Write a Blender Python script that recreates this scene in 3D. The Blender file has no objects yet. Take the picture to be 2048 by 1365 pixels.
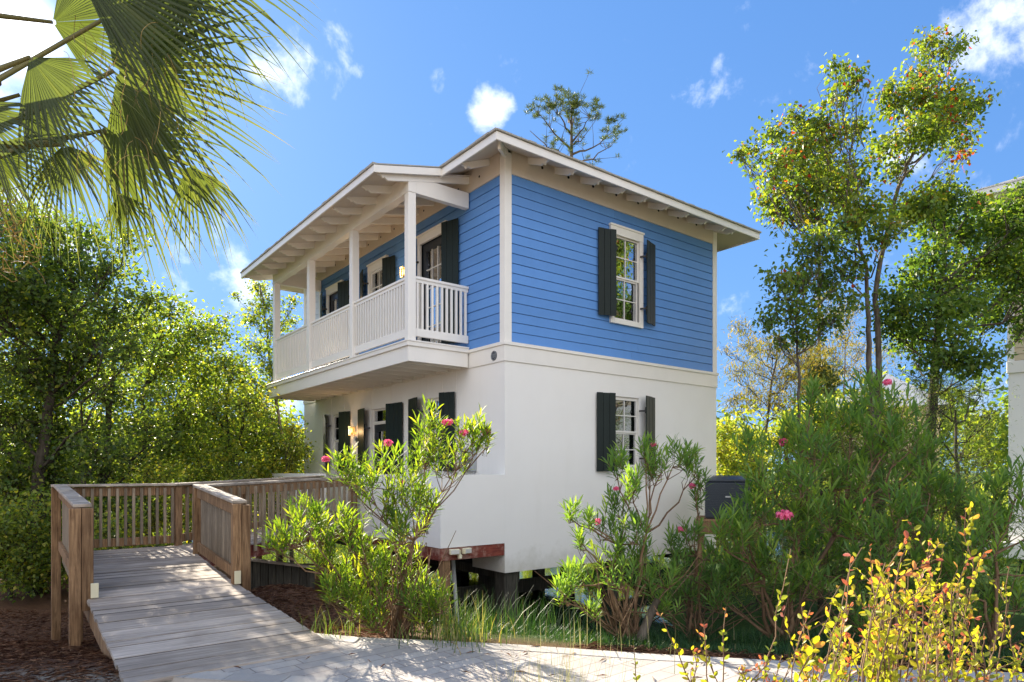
import bpy, math, random
import numpy as np
from mathutils import Vector, Matrix

S = bpy.context.scene
# ------------------------------------------------------------------ camera
F, CX, HY, EYE = 1323.6, 1024.0, 943.0, 1.5      # focal length etc. for a 2048 px wide frame
cam = bpy.data.cameras.new("camera")
cam.sensor_width = 36.0; cam.lens = F / 2048 * 36.0
cam.shift_y = (HY - 682.5) / 2048
cam.clip_start = 0.05; cam.clip_end = 2000
co = bpy.data.objects.new("camera", cam); S.collection.objects.link(co)
co.location = (0, 0, EYE); co.rotation_euler = (math.radians(90), 0, 0)
S.camera = co
# ------------------------------------------------------------------ sun and sky
SUN_EL = math.radians(28.0); SUN_AZ = math.radians(-36.9)
SD = Vector((math.sin(SUN_AZ) * math.cos(SUN_EL), math.cos(SUN_AZ) * math.cos(SUN_EL), math.sin(SUN_EL)))
sl = bpy.data.lights.new("sun", 'SUN'); sl.energy = 4.2; sl.angle = math.radians(0.5); sl.color = (1.0, 0.9, 0.74)
so = bpy.data.objects.new("sun", sl); S.collection.objects.link(so)
so.rotation_euler = SD.to_track_quat('Z', 'Y').to_euler()
so.location = (-20, 25, 20)

W = bpy.data.worlds.new("World"); S.world = W; W.use_nodes = True
nt = W.node_tree; nt.nodes.clear()
def wn(t, **k):
    n = nt.nodes.new(t)
    for a, b in k.items(): setattr(n, a, b)
    return n
L = nt.links.new
def wmath(op, a, b=None, clamp=False):
    n = wn('ShaderNodeMath', operation=op, use_clamp=clamp)
    for i, v in enumerate((a, b)):
        if v is None: continue
        if isinstance(v, (int, float)): n.inputs[i].default_value = v
        else: L(v, n.inputs[i])
    return n.outputs[0]
out = wn('ShaderNodeOutputWorld'); bg = wn('ShaderNodeBackground'); L(bg.outputs[0], out.inputs[0])
sky = wn('ShaderNodeTexSky', sky_type='NISHITA', sun_disc=False)
sky.sun_elevation = SUN_EL; sky.sun_rotation = SUN_AZ; sky.air_density = 1.0; sky.dust_density = 0.3; sky.ozone_density = 2.5
bg.inputs[1].default_value = 0.10
tc = wn('ShaderNodeTexCoord'); D = tc.outputs['Generated']
def pxdir(x, y):
    v = Vector(((x - CX) / F, 1.0, (HY - y) / F)); v.normalize(); return v
def dotdir(v):
    n = wn('ShaderNodeVectorMath', operation='DOT_PRODUCT'); L(D, n.inputs[0]); n.inputs[1].default_value = v
    return n.outputs['Value']
SKY_TINT = (0.53, 0.90, 1.44)
# soft shoulder: the sky keeps its blue near the sun
cmp_ = wn('ShaderNodeVectorMath', operation='MULTIPLY_ADD'); L(sky.outputs[0], cmp_.inputs[0]); cmp_.inputs[1].default_value = (.46, .42, .36); cmp_.inputs[2].default_value = (1, 1, 1)
dv = wn('ShaderNodeVectorMath', operation='DIVIDE'); L(sky.outputs[0], dv.inputs[0]); L(cmp_.outputs[0], dv.inputs[1])
mul = wn('ShaderNodeMix', data_type='RGBA', blend_type='MULTIPLY'); mul.inputs[0].default_value = 1.0
L(dv.outputs[0], mul.inputs[6]); mul.inputs[7].default_value = (*SKY_TINT, 1)
# clouds: soft noise, gathered where the photograph shows them; unseen bank added behind the viewer as fill light
nz = wn('ShaderNodeTexNoise'); nz.inputs['Scale'].default_value = 9.0; nz.inputs['Detail'].default_value = 10.0
nz.inputs['Roughness'].default_value = 0.6; nz.inputs['Distortion'].default_value = 0.25; L(D, nz.inputs['Vector'])
blobs = None
for (x, y, rad, amp) in ((475, 515, 3.2, .40), (385, 490, 2.2, .34), (985, 225, 1.5, .38), (668, 65, 1.5, .34), (690, 105, 1.2, .30), (715, 140, .7, .3),
                         (620, 150, 3.0, .30), (1960, 60, 4.0, .34), (2015, 225, 3.6, .36), (170, 330, 7, .16), (350, 600, 4, .2),
                         (590, 820, 2.5, .35), (80, 430, 5, .2), (1690, 380, 3, .16), (1820, 330, 3, .2), (2150, 120, 8, .34), (880, 150, 1.0, .2)):
    c = math.cos(math.radians(rad * 1.45))
    d = wmath('DIVIDE', wmath('SUBTRACT', dotdir(pxdir(x, y)), c), 1 - c)
    d = wmath('MULTIPLY', wmath('MAXIMUM', d, 0.0), amp)
    blobs = d if blobs is None else wmath('MAXIMUM', blobs, d)
sep = wn('ShaderNodeSeparateXYZ'); L(D, sep.inputs[0])
back = wmath('MULTIPLY', wmath('SUBTRACT', 0.12, sep.outputs[1]), 1.5, clamp=True)  # mask of the added fill cloud behind the viewer
back = wmath('MULTIPLY', back, 0.52)
cov = wmath('ADD', wmath('ADD', wmath('ADD', wmath('MULTIPLY', wmath('SUBTRACT', nz.outputs['Fac'], .5), 2.2), .37), wmath('MULTIPLY', blobs, 1.15)), back)
mr = wn('ShaderNodeMapRange', interpolation_type='SMOOTHSTEP'); L(cov, mr.inputs[0])
mr.inputs[1].default_value = 0.60; mr.inputs[2].default_value = 1.0
clear = wmath('MULTIPLY', mr.outputs[0], wmath('ADD', wmath('MULTIPLY', back, .95), .36))
mixc = wn('ShaderNodeMix', data_type='RGBA'); L(clear, mixc.inputs[0]); L(mul.outputs[2], mixc.inputs[6])
CLOUD = 7.2
mixc.inputs[7].default_value = (CLOUD, CLOUD * 0.97, CLOUD * 0.94, 1)
# aureole of hazy air round the sun
au = wmath('POWER', wmath('MAXIMUM', dotdir(SD), 0.0), 2400.0)
au2 = wmath('POWER', wmath('MAXIMUM', dotdir(SD), 0.0), 28.0)
aus = wmath('ADD', wmath('MULTIPLY', au, 14.0), wmath('MULTIPLY', au2, 0.2))
auc = wn('ShaderNodeMix', data_type='RGBA', blend_type='ADD'); auc.inputs[0].default_value = 1.0
comb = wn('ShaderNodeCombineColor'); L(aus, comb.inputs[0]); L(wmath('MULTIPLY', aus, .93), comb.inputs[1]); L(wmath('MULTIPLY', aus, .82), comb.inputs[2])
L(mixc.outputs[2], auc.inputs[6]); L(comb.outputs[0], auc.inputs[7])
L(auc.outputs[2], bg.inputs[0])

S.view_settings.view_transform = 'Standard'; S.view_settings.look = 'None'
S.view_settings.exposure = 1.95; S.view_settings.gamma = 1.0
S.cycles.max_bounces = 8; S.cycles.diffuse_bounces = 4; S.cycles.transparent_max_bounces = 12
S.cycles.use_denoising = True
S.cycles.sample_clamp_indirect = 8.0
S.cycles.caustics_reflective = False; S.cycles.caustics_refractive = False

# ------------------------------------------------------------------ helpers
COL = S.collection
rng = np.random.default_rng(7)
R = random.Random(7)
def link(o): COL.objects.link(o); return o
def tag(o, label=None, cat=None, group=None, kind=None):
    if label: o['label'] = label
    if cat: o['category'] = cat
    if group: o['group'] = group
    if kind: o['kind'] = kind
    return o
def empty(name, loc=(0, 0, 0), rz=0.0, label=None, cat=None, group=None):
    o = bpy.data.objects.new(name, None); link(o); o.location = loc; o.rotation_euler = (0, 0, rz); o.empty_display_size = .2
    return tag(o, label, cat, group)
def clone(o, parent=None):
    c = o.copy(); link(c); c.parent = parent
    for ch in list(o.children): clone(ch, c)
    return c
def at(px, py, Y):                       # point seen at a pixel of the 2048 px frame, Y metres ahead
    return np.array(((px - CX) / F * Y, Y, EYE + (HY - py) / F * Y))

class MB:
    def __init__(s): s.v = []; s.f = []; s.t = []; s.n = 0
    def add(s, verts, faces, tint=0.5):
        s.v.extend([tuple(p) for p in verts]); s.f.extend([tuple(i + s.n for i in q) for q in faces]); s.t.extend([tint] * len(verts)); s.n += len(verts); return s
    def box(s, a, b, tint=None, M=None):
        x0, y0, z0 = a; x1, y1, z1 = b
        vs = [(x0,y0,z0),(x1,y0,z0),(x1,y1,z0),(x0,y1,z0),(x0,y0,z1),(x1,y0,z1),(x1,y1,z1),(x0,y1,z1)]
        if M is not None: vs = [tuple(M @ Vector(p)) for p in vs]
        return s.add(vs, [(0,3,2,1),(4,5,6,7),(0,1,5,4),(1,2,6,5),(2,3,7,6),(3,0,4,7)], R.random() if tint is None else tint)
    def bar(s, p, q, w, h, tint=None, up=(0,0,1)):   # box from p to q, w wide, h high, centred
        p = Vector(p); q = Vector(q); y = (q - p); ln = y.length; y.normalize(); x = y.cross(Vector(up)).normalized(); z = x.cross(y)
        M = Matrix((x, y, z)).transposed().to_4x4(); M.translation = p
        return s.box((-w/2, 0, -h/2), (w/2, ln, h/2), tint, M)
    def prism(s, pts, z0, z1, tint=0.5):               # polygon in xy extruded; pts anticlockwise
        n = len(pts); z0 = z0 if hasattr(z0, '__len__') else [z0]*n; z1 = z1 if hasattr(z1, '__len__') else [z1]*n
        vs = [(p[0], p[1], z0[i]) for i, p in enumerate(pts)] + [(p[0], p[1], z1[i]) for i, p in enumerate(pts)]
        return s.add(vs, [tuple(range(n))[::-1], tuple(range(n, 2*n))] + [(i, (i+1) % n, n+(i+1) % n, n+i) for i in range(n)], tint)
    def tube(s, pts, rad, sides=6, tint=0.5, cap=True):
        pts = [Vector(p) for p in pts]; n = len(pts); rad = rad if hasattr(rad, '__len__') else [rad]*n
        d0 = (pts[1]-pts[0]).normalized(); up = Vector((0,0,1)) if abs(d0.z) < .9 else Vector((1,0,0)); vs = []
        for i, p in enumerate(pts):
            d = (pts[min(i+1, n-1)] - pts[max(i-1, 0)]).normalized(); x = d.cross(up).normalized(); y = x.cross(d)
            for k in range(sides):
                a = 2*math.pi*k/sides; vs.append(p + (x*math.cos(a) + y*math.sin(a))*rad[i])
        fs = [(i*sides+k, i*sides+(k+1) % sides, (i+1)*sides+(k+1) % sides, (i+1)*sides+k) for i in range(n-1) for k in range(sides)]
        if cap: fs += [tuple(range(sides)), tuple((n-1)*sides+k for k in range(sides))[::-1]]
        return s.add(vs, fs, tint)
    def build(s, name, mat, parent=None, bevel=0, smooth=False, loc=None, rz=None):
        me = bpy.data.meshes.new(name); me.from_pydata(s.v, [], s.f); me.materials.append(mat)
        a = me.attributes.new('tint', 'FLOAT', 'POINT'); a.data.foreach_set('value', np.array(s.t, dtype=np.float32))
        if smooth: me.polygons.foreach_set('use_smooth', [True]*len(me.polygons))
        me.update(); o = bpy.data.objects.new(name, me); link(o)
        if parent: o.parent = parent
        if loc is not None: o.location = loc
        if rz is not None: o.rotation_euler = (0, 0, rz)
        if bevel:
            m = o.modifiers.new('bevel', 'BEVEL'); m.width = bevel; m.segments = 1; m.limit_method = 'ANGLE'
        return o
def npmesh(name, V, Fc, tint, mat, parent=None, smooth=False):     # V (n,3); Fc (m,k)
    me = bpy.data.meshes.new(name); V = np.asarray(V, dtype=np.float32); Fc = np.asarray(Fc, dtype=np.int32); k = Fc.shape[1]
    me.vertices.add(len(V)); me.vertices.foreach_set('co', V.ravel())
    me.loops.add(Fc.size); me.loops.foreach_set('vertex_index', Fc.ravel())
    me.polygons.add(len(Fc)); me.polygons.foreach_set('loop_start', np.arange(0, Fc.size, k, dtype=np.int32))
    try: me.polygons.foreach_set('loop_total', np.full(len(Fc), k, dtype=np.int32))
    except Exception: pass
    if smooth: me.polygons.foreach_set('use_smooth', np.ones(len(Fc), dtype=bool))
    a = me.attributes.new('tint', 'FLOAT', 'POINT'); a.data.foreach_set('value', np.asarray(tint, dtype=np.float32))
    me.materials.append(mat); me.update(calc_edges=True); me.validate()
    o = bpy.data.objects.new(name, me); link(o)
    if parent: o.parent = parent
    return o
def unit(a): return a / np.maximum(np.linalg.norm(a, axis=-1, keepdims=True), 1e-9)
# leaf templates: x across, y along, z up out of the blade
T_DIA = (np.array([(0,0,0),(.30,.45,.08),(0,1,-.05),(-.30,.45,.08)]), np.array([(0,1,2),(0,2,3)]))
T_LANCE = (np.array([(0,0,0),(.075,.35,.02),(0,.38,-.005),(-.075,.35,.02),(.06,.72,0),(0,.72,-.02),(-.06,.72,0),(0,1,-.09)]),
           np.array([(0,1,2),(0,2,3),(1,4,5),(1,5,2),(2,5,6),(2,6,3),(4,7,5),(5,7,6)]))
T_ROUND = (np.array([(0,0,0),(.20,.22,.05),(.29,.55,.07),(.17,.85,.03),(0,1,-.04),(-.17,.85,.03),(-.29,.55,.07),(-.20,.22,.05),(0,.5,-.01)]),
           np.array([(0,1,8),(1,2,8),(2,3,8),(3,4,8),(4,5,8),(5,6,8),(6,7,8),(7,0,8)]))
T_HEART = (np.array([(0,0,0),(.36,.28,.06),(.22,.62,.03),(0,1,-.10),(-.22,.62,.03),(-.36,.28,.06),(0,.35,-.02)]),
           np.array([(0,1,6),(1,2,6),(2,3,6),(3,4,6),(4,5,6),(5,0,6)]))
def leaves(name, T, pos, dr, size, tint, mat, parent=None, up=None, wid=1.0, smooth=False):
    V0, F0 = T; pos = np.asarray(pos); dr = unit(np.asarray(dr)); n = len(pos)
    if up is None: up = np.array([0, 0, 1.0]) + rng.normal(0, .55, (n, 3))
    x = unit(np.cross(dr, up)); z = np.cross(x, dr); sz = (np.zeros(n) + size)[:, None, None]
    V = pos[:, None, :] + sz * (V0[None, :, 0:1]*wid*x[:, None, :] + V0[None, :, 1:2]*dr[:, None, :] + V0[None, :, 2:3]*z[:, None, :])
    k = len(V0); Fc = (F0[None] + (np.arange(n)*k)[:, None, None]).reshape(-1, 3)
    return npmesh(name, V.reshape(-1, 3), Fc, np.repeat(np.zeros(n) + tint, k), mat, parent, smooth)
class Twigs:                              # many tapered limbs gathered into one mesh
    def __init__(s): s.mb = MB()
    def path(s, pts, r0, r1, sides=5):
        n = len(pts); s.mb.tube(pts, [r0 + (r1-r0)*(i/(n-1))**.8 for i in range(n)], sides, R.random(), cap=False)
def curve(a, b, bend, n=5, jit=0.03):
    a = np.asarray(a, float); b = np.asarray(b, float); m = (a+b)/2 + np.asarray(bend); ln = np.linalg.norm(b-a); P = []
    for i in range(n):
        t = i/(n-1); p = (1-t)**2*a + 2*t*(1-t)*m + t*t*b
        if 0 < i < n-1: p = p + rng.normal(0, jit*ln, 3)
        P.append(p)
    return P

# ------------------------------------------------------------------ materials
def mat(name):
    m = bpy.data.materials.new(name); m.use_nodes = True; n = m.node_tree; n.nodes.clear()
    o = n.nodes.new('ShaderNodeOutputMaterial'); return m, n, o
def nd(n, t, **k):
    x = n.nodes.new(t)
    for a, b in k.items(): setattr(x, a, b)
    return x
def ramp(n, fac, stops):
    r = nd(n, 'ShaderNodeValToRGB'); el = r.color_ramp.elements
    while len(el) > 1: el.remove(el[0])
    el[0].position = stops[0][0]; el[0].color = (*stops[0][1], 1)
    for p, c in stops[1:]:
        e = el.new(p); e.color = (*c, 1)
    n.links.new(fac, r.inputs[0]); return r.outputs[0]
def noise(n, scale, detail=4, rough=.55, stretch=None, coord='Object', dist=0):
    t = nd(n, 'ShaderNodeTexCoord'); v = t.outputs[coord]
    if stretch:
        mp = nd(n, 'ShaderNodeMapping'); mp.inputs['Scale'].default_value = stretch; n.links.new(v, mp.inputs[0]); v = mp.outputs[0]
    x = nd(n, 'ShaderNodeTexNoise'); x.inputs['Scale'].default_value = scale; x.inputs['Detail'].default_value = detail
    x.inputs['Roughness'].default_value = rough; x.inputs['Distortion'].default_value = dist; n.links.new(v, x.inputs['Vector']); return x.outputs['Fac']
def attr(n, a='tint'): x = nd(n, 'ShaderNodeAttribute', attribute_name=a); return x.outputs['Fac']
def mx(n, fac, a, b, mode='MIX'):
    m = nd(n, 'ShaderNodeMix', data_type='RGBA', blend_type=mode)
    for i, v in ((0, fac), (6, a), (7, b)):
        if isinstance(v, (int, float)): m.inputs[i].default_value = v
        elif isinstance(v, tuple): m.inputs[i].default_value = (*v, 1)
        else: n.links.new(v, m.inputs[i])
    return m.outputs[2]
def bump(n, h, strength=.3, dist=.01):
    b = nd(n, 'ShaderNodeBump'); b.inputs['Strength'].default_value = strength; b.inputs['Distance'].default_value = dist
    n.links.new(h, b.inputs['Height']); return b.outputs[0]
def principled(n, o, col, rough=.6, nrm=None, spec=.5, metal=0):
    p = nd(n, 'ShaderNodeBsdfPrincipled')
    if isinstance(col, tuple): p.inputs['Base Color'].default_value = (*col, 1)
    else: n.links.new(col, p.inputs['Base Color'])
    if isinstance(rough, (int, float)): p.inputs['Roughness'].default_value = rough
    else: n.links.new(rough, p.inputs['Roughness'])
    p.inputs['Specular IOR Level'].default_value = spec; p.inputs['Metallic'].default_value = metal
    if nrm is not None: n.links.new(nrm, p.inputs['Normal'])
    n.links.new(p.outputs[0], o.inputs[0]); return p
def paint(name, col, rough=.5, var=.08, bscale=60, bstr=.06, spec=.4, tintvar=0.0, stain=None, grime=.5):
    m, n, o = mat(name)
    c = mx(n, noise(n, 2.2, 5), tuple(x*(1-var) for x in col), tuple(min(1, x*(1+var*.6)) for x in col))
    c = mx(n, ramp(n, noise(n, 1.1, 8, .7, (1, 1, .35)), [(.5, (0,0,0)), (.8, (1,1,1))]), c, tuple(x*(1-var*grime*2) for x in col))
    if tintvar: c = mx(n, attr(n), mx(n, 1.0, c, (1-tintvar,)*3, 'MULTIPLY'), c)
    principled(n, o, c, rough, bump(n, noise(n, bscale, 3), bstr, .004), spec); return m
def wood(name, dark, light, rough=.8, grain=(30, 30, 2.5), tv=.35, knots=True, edge=None):
    m, n, o = mat(name)
    g = noise(n, 1.6, 6, .65, grain, dist=.6)
    c = mx(n, ramp(n, g, [(.32, (0,0,0)), (.68, (1,1,1))]), dark, light)
    c = mx(n, attr(n), mx(n, 1.0, c, (1-tv,)*3, 'MULTIPLY'), c)
    c = mx(n, ramp(n, noise(n, 1.7, 4), [(.45, (0,0,0)), (.75, (.7,.7,.7))]), c, tuple(x*.6 for x in dark))
    if edge: c = mx(n, ramp(n, noise(n, 3.1, 6, .7), [(.48, (0,0,0)), (.6, (1,1,1))]), c, edge)
    principled(n, o, c, rough, bump(n, g, .35, .004), .25); return m
def leafmat(name, stops, trans=.5, tcol=(1.6, 1.5, .5), rough=.45, spec=.35):
    m, n, o = mat(name)
    c = ramp(n, attr(n), stops)
    p = nd(n, 'ShaderNodeBsdfPrincipled'); n.links.new(c, p.inputs['Base Color']); p.inputs['Roughness'].default_value = rough
    p.inputs['Specular IOR Level'].default_value = spec
    t = nd(n, 'ShaderNodeBsdfTranslucent'); n.links.new(mx(n, 1.0, c, tcol, 'MULTIPLY'), t.inputs[0])
    ms = nd(n, 'ShaderNodeMixShader'); ms.inputs[0].default_value = trans
    n.links.new(p.outputs[0], ms.inputs[1]); n.links.new(t.outputs[0], ms.inputs[2]); n.links.new(ms.outputs[0], o.inputs[0]); return m

def stucco():
    m, n, o = mat('stucco')
    c = mx(n, noise(n, 1.3, 6), (.80, .775, .73), (.86, .845, .80))
    c = mx(n, ramp(n, noise(n, 2.4, 7, .7, (.9, .9, .14)), [(.55, (0,0,0)), (.85, (.3,.3,.3))]), c, (.70, .67, .60))    # rain streaks
    t = nd(n, 'ShaderNodeTexCoord'); sp = nd(n, 'ShaderNodeSeparateXYZ'); n.links.new(t.outputs['Object'], sp.inputs[0])
    ad = nd(n, 'ShaderNodeMath', operation='MULTIPLY_ADD'); n.links.new(noise(n, 2.6, 7, .7), ad.inputs[0]); ad.inputs[1].default_value = -1.1; n.links.new(sp.outputs[2], ad.inputs[2])
    mr_ = nd(n, 'ShaderNodeMapRange'); n.links.new(ad.outputs[0], mr_.inputs[0]); mr_.inputs[1].default_value = -.45; mr_.inputs[2].default_value = -.85; mr_.inputs[3].default_value = 0; mr_.inputs[4].default_value = .55
    c = mx(n, mr_.outputs[0], c, (.50, .47, .38))                                                                           # splash dirt along the foot
    h = mx(n, .35, noise(n, 70, 4, .7), noise(n, 11, 3))
    principled(n, o, c, .9, bump(n, h, .45, .006), .15); return m
M_STUCCO = stucco()
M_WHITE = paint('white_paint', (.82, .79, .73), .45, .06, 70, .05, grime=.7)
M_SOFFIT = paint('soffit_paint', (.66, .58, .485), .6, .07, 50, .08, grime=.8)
M_BLUE = paint('blue_siding', (.115, .29, .66), .55, .10, 45, .10, .35, tintvar=.10, grime=.5)
M_SUNLIT = paint('sunlit_siding', (.68, .72, .80), .55, .06, 45, .10, .35)
M_SHUT = paint('shutter_paint', (.012, .021, .018), .5, .25, 40, .10, .25, tintvar=.25)
M_DOOR = paint('door_paint', (.02, .024, .03), .3, .2, 40, .05, .5)
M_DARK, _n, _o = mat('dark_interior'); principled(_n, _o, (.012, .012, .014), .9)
M_IRON, _n, _o = mat('black_iron'); principled(_n, _o, (.012, .012, .012), .5)
M_GREYM = paint('grey_metal', (.36, .38, .40), .4, .08, 60, .03)
M_BLIND, _n, _o = mat('blind_slats'); principled(_n, _o, (.62, .60, .55), .5)
M_ACM = paint('condenser_metal', (.045, .055, .07), .35, .15, 60, .04)
M_PIPE = paint('grey_pipe', (.45, .45, .43), .5, .15, 30, .05)
M_DECK = wood('deck_wood', (.33, .27, .22), (.74, .63, .52), .82, (1.0, 26, 10), .42)
M_RAIL = wood('rail_wood', (.15, .08, .04), (.56, .345, .18), .85, (30, 30, 2.0), .45)
M_RAILX = wood('rail_cap_wood', (.27, .22, .17), (.56, .48, .39), .8, (4, 4, 10), .3)
M_PICKET = wood('picket_wood', (.22, .165, .11), (.48, .385, .27), .85, (26, 26, 2.0), .45)
M_RED = wood('red_stained_beam', (.13, .028, .02), (.28, .07, .045), .75, (3, 3, 14), .2, edge=(.34, .2, .15))
M_GAPSHADE, _n, _o = mat('gap_shade'); principled(_n, _o, (.035, .027, .02), .95, None, .1)
M_PILE = wood('piling_wood', (.04, .037, .03), (.13, .12, .095), .9, (18, 18, 1.5), .4)
M_REFL = paint('cream_plastic', (.72, .66, .46), .4, .05, 60, .02)
M_SHING, _n, _o = mat('shingles'); principled(_n, _o, mx(_n, noise(_n, 30, 4), (.24, .23, .20), (.46, .44, .39)), .9, bump(_n, noise(_n, 40), .6, .01))
m, n, o = mat('window_glass'); M_GLASS = m
g1 = nd(n, 'ShaderNodeBsdfGlossy'); g1.inputs['Roughness'].default_value = .01; g1.inputs[0].default_value = (.92, .95, 1, 1)
t1 = nd(n, 'ShaderNodeBsdfTransparent'); t1.inputs[0].default_value = (.82, .86, .86, 1)
fr = nd(n, 'ShaderNodeFresnel'); fr.inputs[0].default_value = 1.9
wv = nd(n, 'ShaderNodeMath', operation='ADD'); wv.inputs[1].default_value = .42; n.links.new(fr.outputs[0], wv.inputs[0]); wv.use_clamp = True
n.links.new(bump(n, noise(n, 1.6, 2), .03, .05), g1.inputs['Normal'])
ms = nd(n, 'ShaderNodeMixShader'); n.links.new(wv.outputs[0], ms.inputs[0]); n.links.new(t1.outputs[0], ms.inputs[1]); n.links.new(g1.outputs[0], ms.inputs[2]); n.links.new(ms.outputs[0], o.inputs[0])
m, n, o = mat('lit_lamp_glass'); M_LAMP = m
e = nd(n, 'ShaderNodeEmission'); e.inputs[0].default_value = (1, .50, .13, 1); e.inputs[1].default_value = .32; tt_ = nd(n, 'ShaderNodeBsdfTransparent'); tt_.inputs[0].default_value = (1, .8, .5, 1); ad_ = nd(n, 'ShaderNodeMixShader'); ad_.inputs[0].default_value = .55; n.links.new(e.outputs[0], ad_.inputs[1]); n.links.new(tt_.outputs[0], ad_.inputs[2]); n.links.new(ad_.outputs[0], o.inputs[0])
m, n, o = mat('lit_bulb'); M_BULB = m
e = nd(n, 'ShaderNodeEmission'); e.inputs[0].default_value = (1, .75, .36, 1); e.inputs[1].default_value = 1.6; n.links.new(e.outputs[0], o.inputs[0])
# ------------------------------------------------------------------ the setting
def sstep(a, b, x): t = np.clip((x-a)/(b-a), 0, 1); return t*t*(3-2*t)
EDGE_FAR = [(-1.82, 6.11), (-1.36, 5.96), (-.63, 5.84), (0, 5.72), (1.13, 5.42), (1.9, 5.27), (2.8, 5.07), (3.8, 4.90), (6.5, 4.5), (12, 3.9), (30, 2.5)]
EDGE_NEAR = [(-2.68, 4.85), (-2.08, 4.74), (-1.2, 4.6), (0, 4.3), (1.2, 4.0), (2.4, 3.75), (3.6, 3.6), (6.5, 3.2), (12, 2.6), (30, 1.2)]
def far_y(X): return np.interp(X, [p[0] for p in EDGE_FAR], [p[1] for p in EDGE_FAR])
def near_y(X): return np.interp(X, [p[0] for p in EDGE_NEAR], [p[1] for p in EDGE_NEAR])
def ground_z(X, Y):
    X = np.asarray(X, float); Y = np.asarray(Y, float)
    left = 1 - sstep(-3.4, -.9, X) + sstep(1.8, 3.8, X)
    d = np.maximum(Y - (np.where(X > -1.8, far_y(X) + .25, 5.2)), 0)
    d = np.where(X < -2.7, np.maximum(Y - 5.3, 0), d)
    drop = .17*d + .05*d*np.minimum(d, 3)/3
    z = -np.minimum(drop, 1.75*(1-left) + .85*left)
    z = z + .72*np.exp(-(((X+3.4)/1.3)**2 + ((Y-9.6)/1.5)**2))
    z = z - .9*sstep(17, 21, Y)*left
    bank = sstep(40, 46, Y)*2.2
    z = z + bank
    z = z + .03*np.sin(2.3*X+.7)*np.cos(1.9*Y)*np.clip(d, 0, 1) + .012*np.sin(7*X)*np.sin(6.1*Y)*np.clip(d*3, 0, 1)
    return z - .035
xs = np.concatenate([np.linspace(-400, -40, 10), np.linspace(-36, -12, 16), np.linspace(-11, 14, 170), np.linspace(16, 40, 16), np.linspace(50, 400, 9)])
ys = np.concatenate([np.linspace(-400, -30, 8), np.linspace(-20, 2, 14), np.linspace(2.4, 16, 130), np.linspace(17, 60, 40), np.linspace(80, 900, 8)])
GX, GY = np.meshgrid(xs, ys); GZ = ground_z(GX, GY)
idx = np.arange(GX.size).reshape(GX.shape)
Fq = np.stack([idx[:-1, :-1], idx[:-1, 1:], idx[1:, 1:], idx[1:, :-1]], -1).reshape(-1, 4)
m, n, o = mat('ground_pine_straw')
c = mx(n, noise(n, 9, 8, .75), (.09, .045, .028), (.36, .20, .12))
c = mx(n, ramp(n, noise(n, 60, 6, .8, (1, .3, 1)), [(.35, (0,0,0)), (.7, (1,1,1))]), mx(n, 1.0, c, (.45,.42,.4), 'MULTIPLY'), c)
# bare sandy soil close to the viewer, greener slope beyond the path
tcn = nd(n, 'ShaderNodeTexCoord'); sp = nd(n, 'ShaderNodeSeparateXYZ'); n.links.new(tcn.outputs['Object'], sp.inputs[0])
mrn = nd(n, 'ShaderNodeMapRange'); n.links.new(sp.outputs[1], mrn.inputs[0]); mrn.inputs[1].default_value = 5.25; mrn.inputs[2].default_value = 4.95
sandf = nd(n, 'ShaderNodeMath', operation='MULTIPLY', use_clamp=True); n.links.new(mrn.outputs[0], sandf.inputs[0]); n.links.new(ramp(n, noise(n, 5, 6, .7), [(.35, (0,0,0)), (.55, (1,1,1))]), sandf.inputs[1])
sand = mx(n, noise(n, 70, 5, .8), (.16, .12, .085), (.62, .55, .44))
c = mx(n, sandf.outputs[0], c, sand)
mrg = nd(n, 'ShaderNodeMapRange'); n.links.new(sp.outputs[0], mrg.inputs[0]); mrg.inputs[1].default_value = -1.2; mrg.inputs[2].default_value = .3
mrh = nd(n, 'ShaderNodeMapRange'); n.links.new(sp.outputs[1], mrh.inputs[0]); mrh.inputs[1].default_value = 5.6; mrh.inputs[2].default_value = 6.4
gf = nd(n, 'ShaderNodeMath', operation='MULTIPLY', use_clamp=True); n.links.new(mrg.outputs[0], gf.inputs[0]); n.links.new(mrh.outputs[0], gf.inputs[1])
c = mx(n, gf.outputs[0], c, mx(n, noise(n, 12, 6), (.02, .045, .01), (.06, .11, .025)))
principled(n, o, c, .95, bump(n, noise(n, 45, 6, .8), .9, .03), .1); M_GROUND = m
tag(npmesh('ground', np.stack([GX, GY, GZ], -1).reshape(-1, 3), Fq, np.full(GX.size, .5), M_GROUND, smooth=True), 'brown pine straw and soil sloping down to the pond', kind='structure')
# water
m, n, o = mat('pond_water')
p = principled(n, o, (.02, .03, .02), .04, bump(n, noise(n, 3, 4, .6, (1, 1, 1)), .12, .03), .8); M_WATER = m
wb = MB().add([(-60, 11, -1.28), (90, 11, -1.28), (90, 46, -1.28), (-60, 46, -1.28)], [(0, 1, 2, 3)])
tag(wb.build('water', M_WATER), 'still dark pond water under and behind the raised house', kind='structure')
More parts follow.
